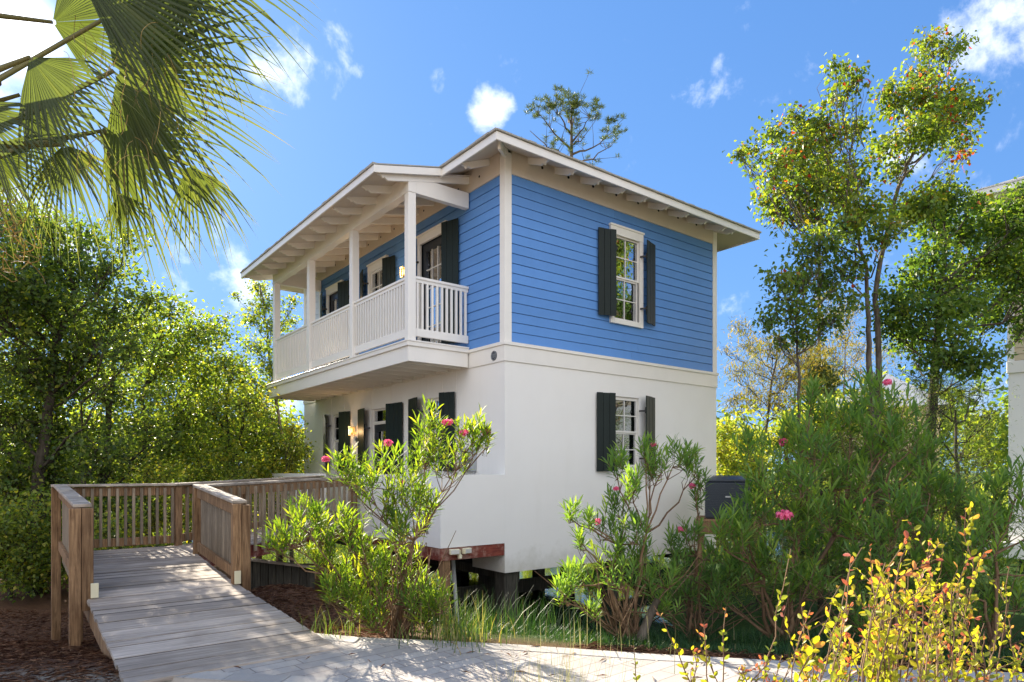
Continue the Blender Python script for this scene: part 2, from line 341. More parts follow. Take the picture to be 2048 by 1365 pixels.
# path of long pale pavers
m, n, o = mat('pavers'); M_PAVE = m
t = nd(n, 'ShaderNodeTexCoord'); mp = nd(n, 'ShaderNodeMapping'); mp.inputs['Rotation'].default_value = (0, 0, math.radians(-41.5)); n.links.new(t.outputs['Object'], mp.inputs[0])
br = nd(n, 'ShaderNodeTexBrick'); n.links.new(mp.outputs[0], br.inputs['Vector']); br.offset = .37; br.offset_frequency = 2; br.squash = .8; br.squash_frequency = 3
for k, v in (('Scale', 1.0), ('Mortar Size', .006), ('Mortar Smooth', .25), ('Bias', -.1), ('Brick Width', .46), ('Row Height', .15)): br.inputs[k].default_value = v
br.inputs['Color1'].default_value = (.43, .39, .345, 1); br.inputs['Color2'].default_value = (.60, .55, .485, 1); br.inputs['Mortar'].default_value = (.22, .185, .16, 1)
c = mx(n, ramp(n, noise(n, 3.2, 7, .7), [(.3, (0,0,0)), (.75, (.8,.8,.8))]), br.outputs['Color'], (.34, .30, .28))
c = mx(n, ramp(n, noise(n, 60, 5, .8), [(.35, (0,0,0)), (.8, (.35,.35,.35))]), c, (.3, .27, .24))
nh = nd(n, 'ShaderNodeMath', operation='SUBTRACT'); n.links.new(noise(n, 50, 5, .8), nh.inputs[0]); n.links.new(br.outputs['Fac'], nh.inputs[1])
principled(n, o, c, .85, bump(n, nh.outputs[0], .5, .008), .25)
m, n, o = mat('border_pavers'); M_PAVEB = m
c = mx(n, attr(n), (.40, .37, .335), (.57, .53, .475)); c = mx(n, ramp(n, noise(n, 4, 7, .7), [(.3, (0,0,0)), (.75, (.8,.8,.8))]), c, (.34, .31, .28))
principled(n, o, c, .85, bump(n, noise(n, 50, 5, .8), .4, .006), .25)
def resample(pts, step):
    P = [Vector((*p, 0)) for p in pts]; outp = [P[0].copy()]
    for a, b in zip(P, P[1:]):
        k = max(1, int((b-a).length/step))
        for i in range(1, k+1): outp.append(a.lerp(b, i/k))
    return outp
far_e = resample([p for p in EDGE_FAR if p[0] <= 12], .3); near_e = resample([p for p in EDGE_NEAR if p[0] <= 12], .3)
pb = MB(); lx = np.linspace(0, 1, 60)
def along(E, t):
    k = t*(len(E)-1); i = min(int(k), len(E)-2); return E[i].lerp(E[i+1], k-i)
fe = [(-2.90+.0, 5.13), (-1.82, 6.11)] 
vs = []; 
for s_ in lx:
    a = along(far_e, s_); b = along(near_e, s_); vs += [(a.x, a.y, .0), (b.x, b.y, .0)]
fs = [(2*i, 2*i+1, 2*i+3, 2*i+2) for i in range(len(lx)-1)]
vs += [(-2.905, 5.125, 0)]; fs += [(0, len(vs)-1, 1)]
pb.add(vs, fs)
sk = MB()
for E_, sg in ((far_e, 1), (near_e, -1)):
    for a, b in zip(E_, E_[1:]): sk.add([(a.x, a.y, -.001), (b.x, b.y, -.001), (b.x, b.y+.01*sg, -.12), (a.x, a.y+.01*sg, -.12)], [(0, 1, 2, 3)])
path = tag(pb.build('path', M_PAVE), 'pale concrete paver walkway curving past the shrubs', kind='structure')
sk.build('path_edge', M_PAVEB, path)
bb = MB()
for E_, w in ((resample([(-2.905, 5.125)] + [p for p in EDGE_NEAR if p[0] <= 9], .30), -.17), (resample([p for p in EDGE_FAR if p[0] <= 9], .36), .17)):
    for i, (a, b) in enumerate(zip(E_, E_[1:])):
        d = (b-a).normalized(); nn = Vector((d.y, -d.x, 0))*w; g = d*.004
        q = [a+g, b-g, b-g+nn+d*.05, a+g+nn+d*.05]
        if w < 0: q = [a+g, b-g, b-g+nn, a+g+nn]
        vv = [(p.x, p.y, .0) for p in q] + [(p.x, p.y, .006) for p in q]
        bb.add(vv, [(4, 5, 6, 7), (0, 1, 5, 4), (1, 2, 6, 5), (2, 3, 7, 6), (3, 0, 4, 7)], R.random())
bb.build('path_border', M_PAVEB, path)
# ------------------------------------------------------------------ the house (local x along the right-hand wall, y along the balcony wall)
TH = math.atan2(F, 2735 - CX); HX, HYY = -.1216, 11.5
HW, HL = 6.1, 9.6
house = empty('house', (HX, HYY, 0), TH, 'two storey house on pilings, blue siding above white stucco, balcony and dark shutters', 'house')
def hw(u, v, z=0): return Vector((HX + u*math.cos(TH) - v*math.sin(TH), HYY + u*math.sin(TH) + v*math.cos(TH), z))
# openings: (centre along wall, width, z0, z1)
R_UP = [(3.06, .95, 4.44, 6.40)]; R_LO = [(3.05, .82, 1.56, 3.00)]
L_UP = [(2.41, 1.12, 3.80, 6.40), (4.85, .96, 4.55, 6.38), (7.34, 1.02, 3.80, 6.38)]
L_LO = [(2.35, .80, 1.62, 2.98), (4.72, 1.02, .45, 2.95), (7.17, .78, 1.60, 2.98)]
def wall_panel(mb, axis, off, inn, a0, a1, z0, z1, holes, tint=.5):
    # axis 'v0': plane y=off spanning x;  axis 'u0': plane x=off spanning y; inn = thickness inward
    xs_ = sorted({a0, a1, *[h[0]-h[1]/2 for h in holes], *[h[0]+h[1]/2 for h in holes]}); zs_ = sorted({z0, z1, *[h[2] for h in holes], *[h[3] for h in holes]})
    P = (lambda a, d, z: (a, off+d, z)) if axis == 'v0' else (lambda a, d, z: (off+d, a, z))
    inh = lambda x, z: any(abs(x-h[0]) < h[1]/2 and h[2] < z < h[3] for h in holes)
    for i in range(len(xs_)-1):
        for j in range(len(zs_)-1):
            x0, x1, y0, y1 = xs_[i], xs_[i+1], zs_[j], zs_[j+1]
            if inh((x0+x1)/2, (y0+y1)/2): continue
            for d in (0, inn): mb.add([P(x0, d, y0), P(x1, d, y0), P(x1, d, y1), P(x0, d, y1)], [(0, 1, 2, 3)], tint)
    for h in [((a0+a1)/2, a1-a0, z0, z1)] + list(holes):
        x0, x1, y0, y1 = h[0]-h[1]/2, h[0]+h[1]/2, h[2], h[3]; c_ = [(x0, y0), (x1, y0), (x1, y1), (x0, y1)]
        for k in range(4):
            p, q = c_[k], c_[(k+1) % 4]; mb.add([P(p[0], 0, p[1]), P(q[0], 0, q[1]), P(q[0], inn, q[1]), P(p[0], inn, p[1])], [(0, 1, 2, 3)], tint)
ZB, ZC, ZT = -.27, 3.42, 3.76
mb = MB(); wall_panel(mb, 'v0', 0, .18, 0, HW, ZB, ZC, R_LO)
wall_panel(mb, 'u0', 0, .18, .1801, HL, .45, ZC, [h if h[2] > .5 else (h[0], h[1], .46, h[3]) for h in L_LO])
wall_panel(mb, 'u0', HW-.18, .18, .1801, HL-.18, ZB, ZC, []); wall_panel(mb, 'v0', HL-.18, .179, .181, HW, ZB, ZC, [])
mb.box((0.001, .181, ZB), (.12, 1.0, .45)); mb.build('stucco_wall', M_STUCCO, house)
for (a, z0) in ((2.05, 2.98), (2.62, 2.98), (4.22, 2.95), (5.2, 2.95), (1.55, 3.02), (6.78, 2.98), (7.6, 2.98)): MB().box((-.006, a, z0), (.001, a+.018, ZC-.002)).build('control_joint', M_WHITE, house)
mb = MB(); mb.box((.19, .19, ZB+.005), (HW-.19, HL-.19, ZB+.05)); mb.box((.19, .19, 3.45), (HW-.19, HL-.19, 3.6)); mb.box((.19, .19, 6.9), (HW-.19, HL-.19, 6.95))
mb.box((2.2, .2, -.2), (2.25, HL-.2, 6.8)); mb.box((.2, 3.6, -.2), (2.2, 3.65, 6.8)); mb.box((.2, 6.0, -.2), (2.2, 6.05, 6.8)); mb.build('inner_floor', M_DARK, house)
# upper walls
mb = MB()
wall_panel(mb, 'v0', .03, .14, .03, HW-.03, ZC, 7.12, R_UP, 0); wall_panel(mb, 'u0', .03, .14, .171, HL-.03, ZC, 7.12, L_UP, 0)
wall_panel(mb, 'u0', HW-.17, .14, .171, HL-.17, ZC, 7.12, [], 0); wall_panel(mb, 'v0', HL-.17, .14, .171, HW-.17, ZC, 7.12, [], 0)
mb.build('upper_wall', M_DOOR, house)
def lap(mb, axis, a0, a1, holes, z0=3.765, z1=6.70, n=17):
    P = (lambda a, d, z: (a, -d+.03, z)) if axis == 'v0' else (lambda a, d, z: (-d+.03, a, z))
    h = (z1-z0)/n
    for i in range(n):
        b, t_ = z0+i*h+.007, z0+(i+1)*h; segs = [(a0, a1)]
        for c_, w_, y0, y1 in holes:
            if b < y1-.005 and t_ > y0+.01:
                new = []
                for s0, s1 in segs:
                    l, r = c_-w_/2, c_+w_/2
                    if r <= s0 or l >= s1: new.append((s0, s1)); continue
                    if l > s0: new.append((s0, l))
                    if r < s1: new.append((r, s1))
                segs = new
        for s0, s1 in segs:
            cuts = [s0]
            if s1-s0 > 3.8: cuts.append(s0 + (s1-s0)*R.uniform(.3, .7))
            cuts.append(s1)
            for c0, c1 in zip(cuts, cuts[1:]):
                c1 -= .002; dj = R.uniform(-.0015, .0015)
                vs = [P(c0, .001, b), P(c0, .034+dj, b), P(c0, .022, t_), P(c0, .001, t_), P(c1, .001, b), P(c1, .034+dj, b), P(c1, .022, t_), P(c1, .001, t_)]
                mb.add(vs, [(0, 1, 2, 3), (7, 6, 5, 4), (0, 4, 5, 1), (1, 5, 6, 2), (2, 6, 7, 3)], R.random())
SH = lambda H: [(c_, w_-.08, a+(.06 if a > 4 else 0), b-.13) for c_, w_, a, b in H]
mb = MB(); lap(mb, 'v0', .14, 5.96, SH(R_UP)); lap(mb, 'u0', .14, 8.36, SH(L_UP)); mb.build('blue_siding', M_BLUE, house)
mb = MB(); lap(mb, 'u0', 8.47, 9.46, []); tag(mb.build('sunlit_siding', M_SUNLIT, house), 'lap siding coloured pale for sunlight at the far end of the balcony wall')  # sunlight on the blue boards put into the paint colour
for nm, a, b in (('corner_board', (-.012, -.012, ZT+.002), (.14, .14, 7.06)), ('corner_board', (5.96, -.012, ZT+.002), (6.112, .12, 7.06)), ('corner_board', (-.012, 9.46, ZT+.002), (.12, 9.612, 7.06)), ('corner_board', (-.010, 8.36, ZT+.002), (.02, 8.47, 6.68))):
    MB().box(a, b).build(nm, M_WHITE, house, bevel=.004)
mb = MB(); mb.box((-.022, -.022, ZC), (HW+.022, .05, ZT-.06)); mb.box((-.045, -.045, ZT-.06), (HW+.045, .05, ZT)); mb.box((-.022, .0501, ZC), (.05, HL+.022, ZT-.06)); mb.box((-.045, .0501, ZT-.06), (.05, HL+.045, ZT))
mb.build('belt_course', M_WHITE, house, bevel=.005)
mb = MB(); mb.box((.14, -.02, 6.70), (5.96, .03, 7.16)); mb.box((-.02, .14, 6.70), (.03, 9.46, 7.16)); mb.build('frieze_board', M_SOFFIT, house)
for k in range(8):
    u = .83 + .643*k; m_ = MB(); m_.tube([(0, -.024, 0), (0, -.012, 0)], .028, 12); m_.build('soffit_vent', M_DARK, house, loc=(u, 0, 7.0))
for v in (.75, 1.45, 2.1, 2.75, 3.4, 4.05, 4.7, 5.35, 6.0, 6.65, 7.3): m_ = MB(); m_.tube([(-.024, 0, 0), (-.012, 0, 0)], .022, 10); m_.build('soffit_vent', M_DARK, house, loc=(0, v, 6.88))
# roof
OV, ZE, PT = .68, 6.93, .42
def hip(mb, o, z, dz):
    x0, x1, y0, y1 = -o, HW+o, -o, HL+o; rise = (HW/2+o)*PT; cx_ = HW/2; r0, r1 = y0+(HW/2+o), y1-(HW/2+o)
    A = [(x0, y0, z), (x1, y0, z), (x1, y1, z), (x0, y1, z), (cx_, r0, z+rise), (cx_, r1, z+rise)]
    mb.add([(p[0], p[1], p[2]+dz) for p in A], [(0, 1, 4), (1, 2, 5, 4), (2, 3, 5), (3, 0, 4, 5)])
mb = MB(); hip(mb, OV+.015, ZE, 0); hip(mb, OV+.015, ZE, .022)
o_ = OV+.015
for a, b in (((-o_, -o_), (HW+o_, -o_)), ((HW+o_, -o_), (HW+o_, HL+o_)), ((HW+o_, HL+o_), (-o_, HL+o_)), ((-o_, HL+o_), (-o_, -o_))):
    mb.add([(*a, ZE), (*b, ZE), (*b, ZE+.022), (*a, ZE+.022)], [(0, 1, 2, 3)])
# ragged shingle butts along the eaves
for k in range(46): x = -o_ + k*(HW+2*o_)/46; mb.box((x+.004, -o_-.018-R.random()*.012, ZE+.002), (x+(HW+2*o_)/46-.004, -o_+.06, ZE+.024+R.random()*.010))
for k in range(9): x = -o_ + k*.19; mb.box((-o_-.018-R.random()*.012, x+.004, ZE+.004), (-o_+.06, x+.186, ZE+.03+R.random()*.014))
roof = mb.build('roof', M_SHING, house)
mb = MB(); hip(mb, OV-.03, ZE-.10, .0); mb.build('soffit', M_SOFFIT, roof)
mb = MB(); FH = .135
mb.box((-OV, -OV, ZE-FH), (HW+OV, -OV+.03, ZE-.002)); mb.box((HW+OV-.03, -OV+.0301, ZE-FH), (HW+OV, HL+OV-.0301, ZE-.002)); mb.box((-OV, HL+OV-.03, ZE-FH), (HW+OV, HL+OV, ZE-.002)); mb.box((-OV, -OV+.0301, ZE-FH), (-OV+.03, HL+OV-.0301, ZE-.002))
mb.build('fascia', M_WHITE, roof, bevel=.003)
def rafter(name, parent, x, y, dx, dy, ln, zs, sl_, w=.045, h=.12):
    # tail running outward from (x,y) along (dx,dy), its top following the soffit
    m_ = MB(); px_, py_ = -dy*w/2, dx*w/2
    prof = [(0, 0), (ln, -sl_*ln), (ln, -sl_*ln-.03), (ln-.06, -sl_*ln-.035), (ln-.09, -sl_*ln-.07), (ln-.12, -sl_*(ln-.12)-h*.62), (ln-.19, -sl_*(ln-.19)-h), (0, -h)]
    vs = [(x+dx*s_+px_*k, y+dy*s_+py_*k, zs+z_) for k in (-1, 1) for s_, z_ in prof]; n_ = len(prof)
    m_.add(vs, [tuple(range(n_)), tuple(range(n_, 2*n_))[::-1]] + [(i, (i+1) % n_, n_+(i+1) % n_, n_+i) for i in range(n_)])
    return m_.build(name, M_WHITE, parent)
ZS = ZE-.10+PT*(OV-.03)        # soffit height at the wall plane
for k in range(10): rafter('rafter_tail', roof, .51+.643*k if k < 9 else 6.0, 0, 0, -1, .56, ZS-.004, PT)
for v in (.45,): rafter('rafter_tail', roof, 0, v, -1, 0, .60, ZS-.004, PT)
m_ = MB(); m_.bar((0, 0, ZS-.08), (-.50, -.50, ZS-.08-.50*PT+.02), .05, .14); m_.box((-.10, -.10, 6.96), (-.0121, -.0121, 7.13)); m_.build('corner_bracket', M_WHITE, roof)
# porch roof, continuing the main roof at a lower pitch
V0, V1, UE = .98, 8.72, -2.0; ZP = 6.63; SP = (ZE-ZP)/(-OV-UE)
mb = MB(); mb.add([(-OV, V0, ZE+.01), (UE, V0, ZP), (UE, V1, ZP), (-OV, V1, ZE+.01), (-OV, V0, ZE+.03), (UE, V0, ZP+.022), (UE, V1, ZP+.022), (-OV, V1, ZE+.03)], [(0, 1, 2, 3), (7, 6, 5, 4), (0, 4, 5, 1), (1, 5, 6, 2), (2, 6, 7, 3)])
for k in range(42): y = V0 + k*(V1-V0)/42; mb.box((UE-.02-R.random()*.012, y+.004, ZP-.001), (UE+.06, y+.18, ZP+.028+R.random()*.014))
proof = mb.build('porch_roof', M_SHING, house)
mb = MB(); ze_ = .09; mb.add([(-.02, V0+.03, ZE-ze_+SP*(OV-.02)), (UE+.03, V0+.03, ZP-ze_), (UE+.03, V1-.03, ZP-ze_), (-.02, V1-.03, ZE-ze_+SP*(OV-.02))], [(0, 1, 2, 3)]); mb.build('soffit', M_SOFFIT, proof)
mb = MB(); mb.box((UE, V0, ZP-.125), (UE+.03, V1, ZP-.002))
for y in (V0, V1-.03): mb.add([(x, yy, z) for yy in (y, y+.03) for x, z in ((-OV+.001, ZE-.13), (UE+.0301, ZP-.125), (UE+.0301, ZP-.002), (-OV+.001, ZE-.002))], [(0, 1, 2, 3), (7, 6, 5, 4), (0, 4, 5, 1), (1, 5, 6, 2), (2, 6, 7, 3), (3, 7, 4, 0)])
mb.build('fascia', M_WHITE, proof, bevel=.003)
zs0 = ZE-ze_+SP*OV
for k in range(13): rafter('rafter_tail', proof, 0, V0+.12+.625*k, -1, 0, 1.88, zs0-.004, SP, .045, .13)
# balcony
BU = -1.295
mb = MB(); mb.box((BU+.03, 1.11, 3.665), (-.05, 8.66, 3.74)); mb.box((BU, 1.083, 3.432), (-.046, 1.12, 3.70)); mb.box((BU, 1.1201, 3.432), (BU+.04, 8.69, 3.70)); mb.box((BU+.0401, 8.65, 3.432), (-.046, 8.69, 3.70))
mb.box((BU-.035, 1.05, 3.70), (-.046, 8.725, 3.80)); mb.box((BU-.05, 1.035, 3.775), (-.046, 8.74, 3.802))
bal = mb.build('balcony_deck', M_WHITE, house, bevel=.004)
for k in range(16): MB().box((BU+.0401, 1.35+k*.46, 3.434), (-.03, 1.395+k*.46, 3.6649)).build('joist', M_WHITE, bal)
MB().box((BU+.0402, 1.12, 3.655), (-.05, 8.65, 3.6648)).build('underside_boards', M_SOFFIT, bal)
PV = [1.165, 3.50, 5.87, 8.30]; PU = -1.215
for v in PV: MB().box((PU-.075, v-.075, 3.803), (PU+.075, v+.075, 6.40)).build('balcony_post', M_WHITE, house, bevel=.006)
mb = MB(); mb.box((PU-.08, PV[0]-.082, 6.401), (PU+.07, 8.38, 6.70)); mb.build('porch_beam', M_WHITE, house, bevel=.004)
mb = MB(); mb.box((PU+.0701, PV[0]-.078, 6.401), (-.021, PV[0]+.04, 6.69)); mb.build('porch_beam', M_WHITE, house, bevel=.004)
mb = MB(); mb.box((PU+.0701, 8.26, 6.401), (-.021, 8.378, 6.69)); mb.build('porch_beam', M_WHITE, house, bevel=.004)
bal_me = None
def railing(p, q, n, axis):
    # p,q: ends between posts; axis 'v' or 'u'
    global bal_me
    mb = MB(); a, b = Vector(p), Vector(q)
    mb.bar(a+Vector((0, 0, 1.125)), b+Vector((0, 0, 1.125)), .085, .045); mb.bar(a+Vector((0, 0, 1.075)), b+Vector((0, 0, 1.075)), .04, .06);
    rl = mb.build('railing', M_WHITE, house, bevel=.003); MB().bar(a+Vector((0, 0, .16)), b+Vector((0, 0, .16)), .05, .14).build('bottom_rail', M_WHITE, rl, bevel=.003)
    for k in range(n):
        c_ = a.lerp(b, (k+.5)/n); m_ = None
        if bal_me is None:
            o = MB().box((-.019, -.019, .228), (.019, .019, 1.047)).build('baluster', M_WHITE, rl); bal_me = o.data
        else:
            o = bpy.data.objects.new('baluster', bal_me); link(o); o.parent = rl
        o.location = c_
for a, b in zip(PV, PV[1:]): railing((PU, a+.075, 3.80), (PU, b-.075, 3.80), 20, 'v')
railing((PU+.0751, PV[0]-.02, 3.80), (-.012, PV[0]-.02, 3.80), 11, 'u')
# windows and doors, built facing -y, origin at bottom centre of the opening
def win_up(w, h, door=False, casing=True):
    root = MB()
    cw = .095 if casing else .0
    if casing:
        root.box((-w/2, -.052, 0), (-w/2+cw, .0, h-.20)); root.box((w/2-cw, -.052, 0), (w/2, .0, h-.20)); root.box((-w/2, -.055, h-.1999), (w/2, .0, h-.04)); root.box((-w/2-.02, -.072, h-.0399), (w/2+.02, .0, h))
        if not door: root.box((-w/2+cw+.0001, -.054, 0), (w/2-cw-.0001, .0, .10)); iz0, iz1 = .10, h-.20
        else: iz0, iz1 = 0.02, h-.20
    else:
        root.box((-w/2, .03, 0), (-w/2+.035, .10, h)); root.box((w/2-.035, .03, 0), (w/2, .10, h)); root.box((-w/2+.0351, .03, h-.035), (w/2-.0351, .10, h)); root.box((-w/2+.0351, .02, 0), (w/2-.0351, .10, .04)); cw = .035; iz0, iz1 = .04, h-.035
    return root, cw, iz0, iz1
def make_window(loc, rz, w, h, casing, label=None, blind=.55):
    mb, cw, z0, z1 = win_up(w, h, False, casing); fr = mb.build('window', M_WHITE, house, bevel=.003, loc=loc, rz=rz)
    if label: tag(fr, label)
    x0, x1 = -w/2+cw, w/2-cw; zm = (z0+z1)/2
    for (a, b, yy) in ((zm+.0, z1, .02), (z0, zm, .045)):
        s = MB(); r_ = .032
        s.box((x0, yy-.02, a), (x0+r_, yy+.02, b)); s.box((x1-r_, yy-.02, a), (x1, yy+.02, b)); s.box((x0+r_, yy-.02, b-r_), (x1-r_, yy+.02, b)); s.box((x0+r_, yy-.02, a), (x1-r_, yy+.02, a+r_))
        mw = .009; s.box((-mw, yy-.012, a+r_), (mw, yy+.004, b-r_)); zc = (a+b)/2; s.box((x0+r_, yy-.0125, zc-mw), (x1-r_, yy+.0035, zc+mw)); s.build('sash', M_WHITE, fr)
        MB().box((x0+r_, yy+.005, a+r_), (x1-r_, yy+.009, b-r_)).build('pane', M_GLASS, fr)
    bl = MB(); zz = z1-.03; zb = z1-(z1-z0)*blind if blind < 1 else z0+.02
    while zz > z0+.02:
        a_ = .35 if zz > zb else 1.1
        c_, s_ = math.cos(a_)*.022, math.sin(a_)*.022
        bl.add([(x0+.01, .115-c_, zz-s_), (x1-.01, .115-c_, zz-s_), (x1-.01, .115+c_, zz+s_), (x0+.01, .115+c_, zz+s_)], [(0, 1, 2, 3)]); zz -= .042
    bl.build('blind', M_BLIND, fr)
    return fr
def make_door(loc, rz, w, h, casing, transom=False, label=None):
    mb, cw, z0, z1 = win_up(w, h, True, casing)
    if transom: mb.box((-w/2+.0351, .0, 2.13), (w/2-.0351, .10, 2.20))
    fr = mb.build('door_frame', M_WHITE, house, bevel=.003, loc=loc, rz=rz)
    if label: tag(fr, label)
    x0, x1 = -w/2+cw, w/2-cw; yy = .05; top = 2.13 if transom else z1
    if transom:
        MB().box((x0, .05, 2.20), (x1, .055, z1)).build('pane', M_GLASS, fr)
    s = MB(); r_ = .13; s.box((x0, yy-.02, z0), (x0+r_, yy+.02, top)); s.box((x1-r_, yy-.02, z0), (x1, yy+.02, top)); s.box((x0+r_, yy-.02, top-.16), (x1-r_, yy+.02, top)); s.box((x0+r_, yy-.02, z0), (x1-r_, yy+.02, z0+.26))
    s.build('door', M_DOOR, fr)
    s = MB()
    for k in (-1/6., 1/6.): s.box(((x1-x0-2*r_)*k-.009, yy-.016, z0+.26), ((x1-x0-2*r_)*k+.009, yy+.003, top-.16))
    for k in range(1, 5): zc = z0+.26+(top-.16-z0-.26)*k/5; s.box((x0+r_, yy-.0165, zc-.009), (x1-r_, yy+.0035, zc+.009))
    s.build('muntin', M_WHITE, fr)
    MB().box((x0+r_, yy+.005, z0+.26), (x1-r_, yy+.009, top-.16)).build('pane', M_GLASS, fr)
    bl = MB(); zz = top-.2
    while zz > z0+.3: bl.add([(x0+r_, .095, zz-.012), (x1-r_, .095, zz-.012), (x1-r_, .125, zz+.012), (x0+r_, .125, zz+.012)], [(0, 1, 2, 3)]); zz -= .042
    bl.build('blind', M_BLIND, fr)
    hd = MB(); hd.tube([(x0+.06, yy-.02, 1.0), (x0+.06, yy-.075, 1.0)], .012, 8); hd.tube([(x0+.05, yy-.075, 1.0), (x0+.16, yy-.075, 1.0)], .010, 8); hd.box((x0+.035, yy-.03, .93), (x0+.085, yy-.0201, 1.09)); hd.build('handle', M_IRON, fr)
    return fr
make_window((3.06, 0, 4.44), 0, .95, 1.96, True, 'upper window with white casing on the long blue wall', .62)
make_window((3.05, .02, 1.56), 0, .82, 1.44, False, 'lower window set in the white stucco of the long wall', 1.0)
LR = -math.pi/2
make_door((0, 2.41, 3.80), LR, 1.12, 2.60, True, label='nearest balcony door'); make_window((0, 4.85, 4.55), LR, .96, 1.83, True, 'balcony window between the two doors', .8); make_door((0, 7.34, 3.80), LR, 1.02, 2.58, True, label='farthest balcony door')
make_window((.03, 2.35, 1.62), LR, .80, 1.36, False, 'nearest porch window', .9); make_window((.03, 7.17, 1.60), LR, .78, 1.38, False, 'farthest porch window', .9); make_door((.03, 4.72, .46), LR, 1.02, 2.49, False, True, 'front door with transom')
# shutters: hinge stands 14 cm off the wall, free edge almost touches it
def shutter_mesh(w, h, sgn):            # board faces local -y, spreads from the hinge towards sgn*x
    mb = MB(); nb = 4 if w > .5 else 3; bw = w/nb
    for k in range(nb):
        a, b = k*bw+.003, (k+1)*bw-.003; a, b = sorted((a*sgn, b*sgn)); mb.box((a, -.022, R.uniform(-.006, .004)), (b, 0, h+R.uniform(-.004, .006)))
    for z in (h*.13, h*.82): a, b = sorted((.02*sgn, (w-.02)*sgn)); mb.box((a, .0001, z-.05), (b, .024, z+.05))
    return mb
def shutter(face, hinge, w, z0, z1, sgn, label=None):
    h = z1-z0; ang = math.asin(.115/w)
    s = shutter_mesh(w, h, sgn).build('shutter', M_SHUT, house, bevel=.003)
    if face == 'v0': s.location = (hinge, -.15, z0); s.rotation_euler = (0, 0, ang*sgn)
    else: s.location = (-.15, hinge, z0); s.rotation_euler = (0, 0, LR + ang*sgn)
    if label: tag(s, label)
    hb = MB()
    for z in (h*.17, h*.80): hb.bar((-.02*sgn, .0, z), (-.055*sgn, .12, z), .022, .035); hb.bar((-.02*sgn, -.0, z), (.10*sgn, .001, z), .028, .010); hb.tube([(-.01*sgn, .004, z-.05), (-.01*sgn, .004, z+.05)], .011, 6)
    hb.build('hinge', M_IRON, s)
shutter('v0', 2.62, .40, 4.54, 6.23, -1, 'left shutter of the upper window'); shutter('v0', 3.52, .40, 4.54, 6.23, 1, 'right shutter of the upper window')
shutter('v0', 2.60, .42, 1.50, 3.03, -1); shutter('v0', 3.49, .42, 1.50, 3.04, 1)
# balcony wall: local x runs towards smaller v
shutter('u0', 1.84, .44, 3.95, 6.32, 1); shutter('u0', 2.99, .44, 3.95, 6.32, -1)
shutter('u0', 4.35, .40, 4.60, 6.27, 1); shutter('u0', 5.36, .40, 4.60, 6.27, -1)
shutter('u0', 6.82, .42, 3.95, 6.28, 1); shutter('u0', 7.86, .42, 3.95, 6.28, -1)
shutter('u0', 1.93, .40, 1.50, 3.03, 1); shutter('u0', 2.78, .58, 1.50, 3.03, -1)
shutter('u0', 4.18, .56, .62, 3.00, 1); shutter('u0', 5.28, .60, .62, 2.99, -1)
shutter('u0', 6.76, .42, 1.50, 3.00, 1); shutter('u0', 7.60, .46, 1.50, 3.00, -1)
# porch (patio) at the lower floor
mb = MB(); ZW = 1.445

mb = MB(); mb.box((-1.308, 0, .25), (-.001, .15, ZW)); mb.box((-1.308, .1501, .25), (-1.158, 3.14, ZW)); mb.build('porch_wall', M_STUCCO, house)
mb = MB(); mb.box((-1.308, 5.12, .25), (-1.158, 8.40, ZW)); mb.box((-1.1579, 8.25, .25), (-.001, 8.40, ZW)); mb.build('porch_wall', M_STUCCO, house)
mb = MB()
for k in range(9): mb.box((-1.157+k*.128, .1505, .40), (-1.157+k*.128+.122, 8.249, .44))
mb.build('porch_floor', M_DECK, house)
mb = MB(); mb.box((-1.300, .008, .04), (-.012, .05, .249)); mb.box((-1.300, .0501, .04), (-1.255, 8.39, .249)); mb.box((-.25, .0501, .04), (-.2, 8.39, .249)); mb.build('rim_beam', M_RED, house, bevel=.004)
mb = MB()
for k in range(18): mb.box((-1.254, .40+k*.45, .05), (-.2501, .44+k*.45, .2485))
mb.build('joist', M_RAIL, house)
gz = lambda u, v: float(ground_z(*hw(u, v)[:2]))
for (u, v, w, zt) in ((.20, .22, .30, ZB-.001), (.9, 1.7, .34, ZB-.001), (5.75, .35, .28, ZB-.001), (3.2, .6, .28, ZB-.001), (2.0, 3.2, .28, ZB-.001), (4.4, 3.2, .28, ZB-.001), (.3, 3.6, .28, ZB-.001), (.3, 6.2, .28, ZB-.001), (.3, 9.2, .28, ZB-.001), (3.2, 6.2, .28, ZB-.001), (5.8, 6.0, .28, ZB-.001), (3.0, 9.2, .28, ZB-.001)):
    MB().box((u-w/2, v-w/2, gz(u, v)-.4), (u+w/2, v+w/2, zt)).build('piling', M_PILE, house, bevel=.01)
for (u, v, w) in ((-1.17, .10, .14), (-.55, 1.1, .15), (-1.17, 3.0, .14), (-1.17, 5.4, .14), (-1.17, 8.2, .14), (-.3, 2.3, .14)):
    MB().box((u-w/2, v-w/2, gz(u, v)-.3), (u+w/2, v+w/2, .0399)).build('porch_post', M_RAIL, house, bevel=.004)
mb = MB(); mb.box((.05, 1.6, -1.02), (HW-.1, 1.66, -.75)); mb.box((.3, 5.0, -1.02), (HW-.1, 5.06, -.75)); mb.box((.5, .3, -.52), (.56, HL-.3, -.2701)); mb.box((5.4, .3, -.52), (5.46, HL-.3, -.2701)); mb.build('cross_beam', M_PILE, house)
mb = MB(); q0 = hw(-.72, .55, .03); mb.tube([(-.72, .55, .03), (-.90, .12, -1.1)], .035, 10); mb.build('drain_pipe', M_PIPE, house, smooth=True)
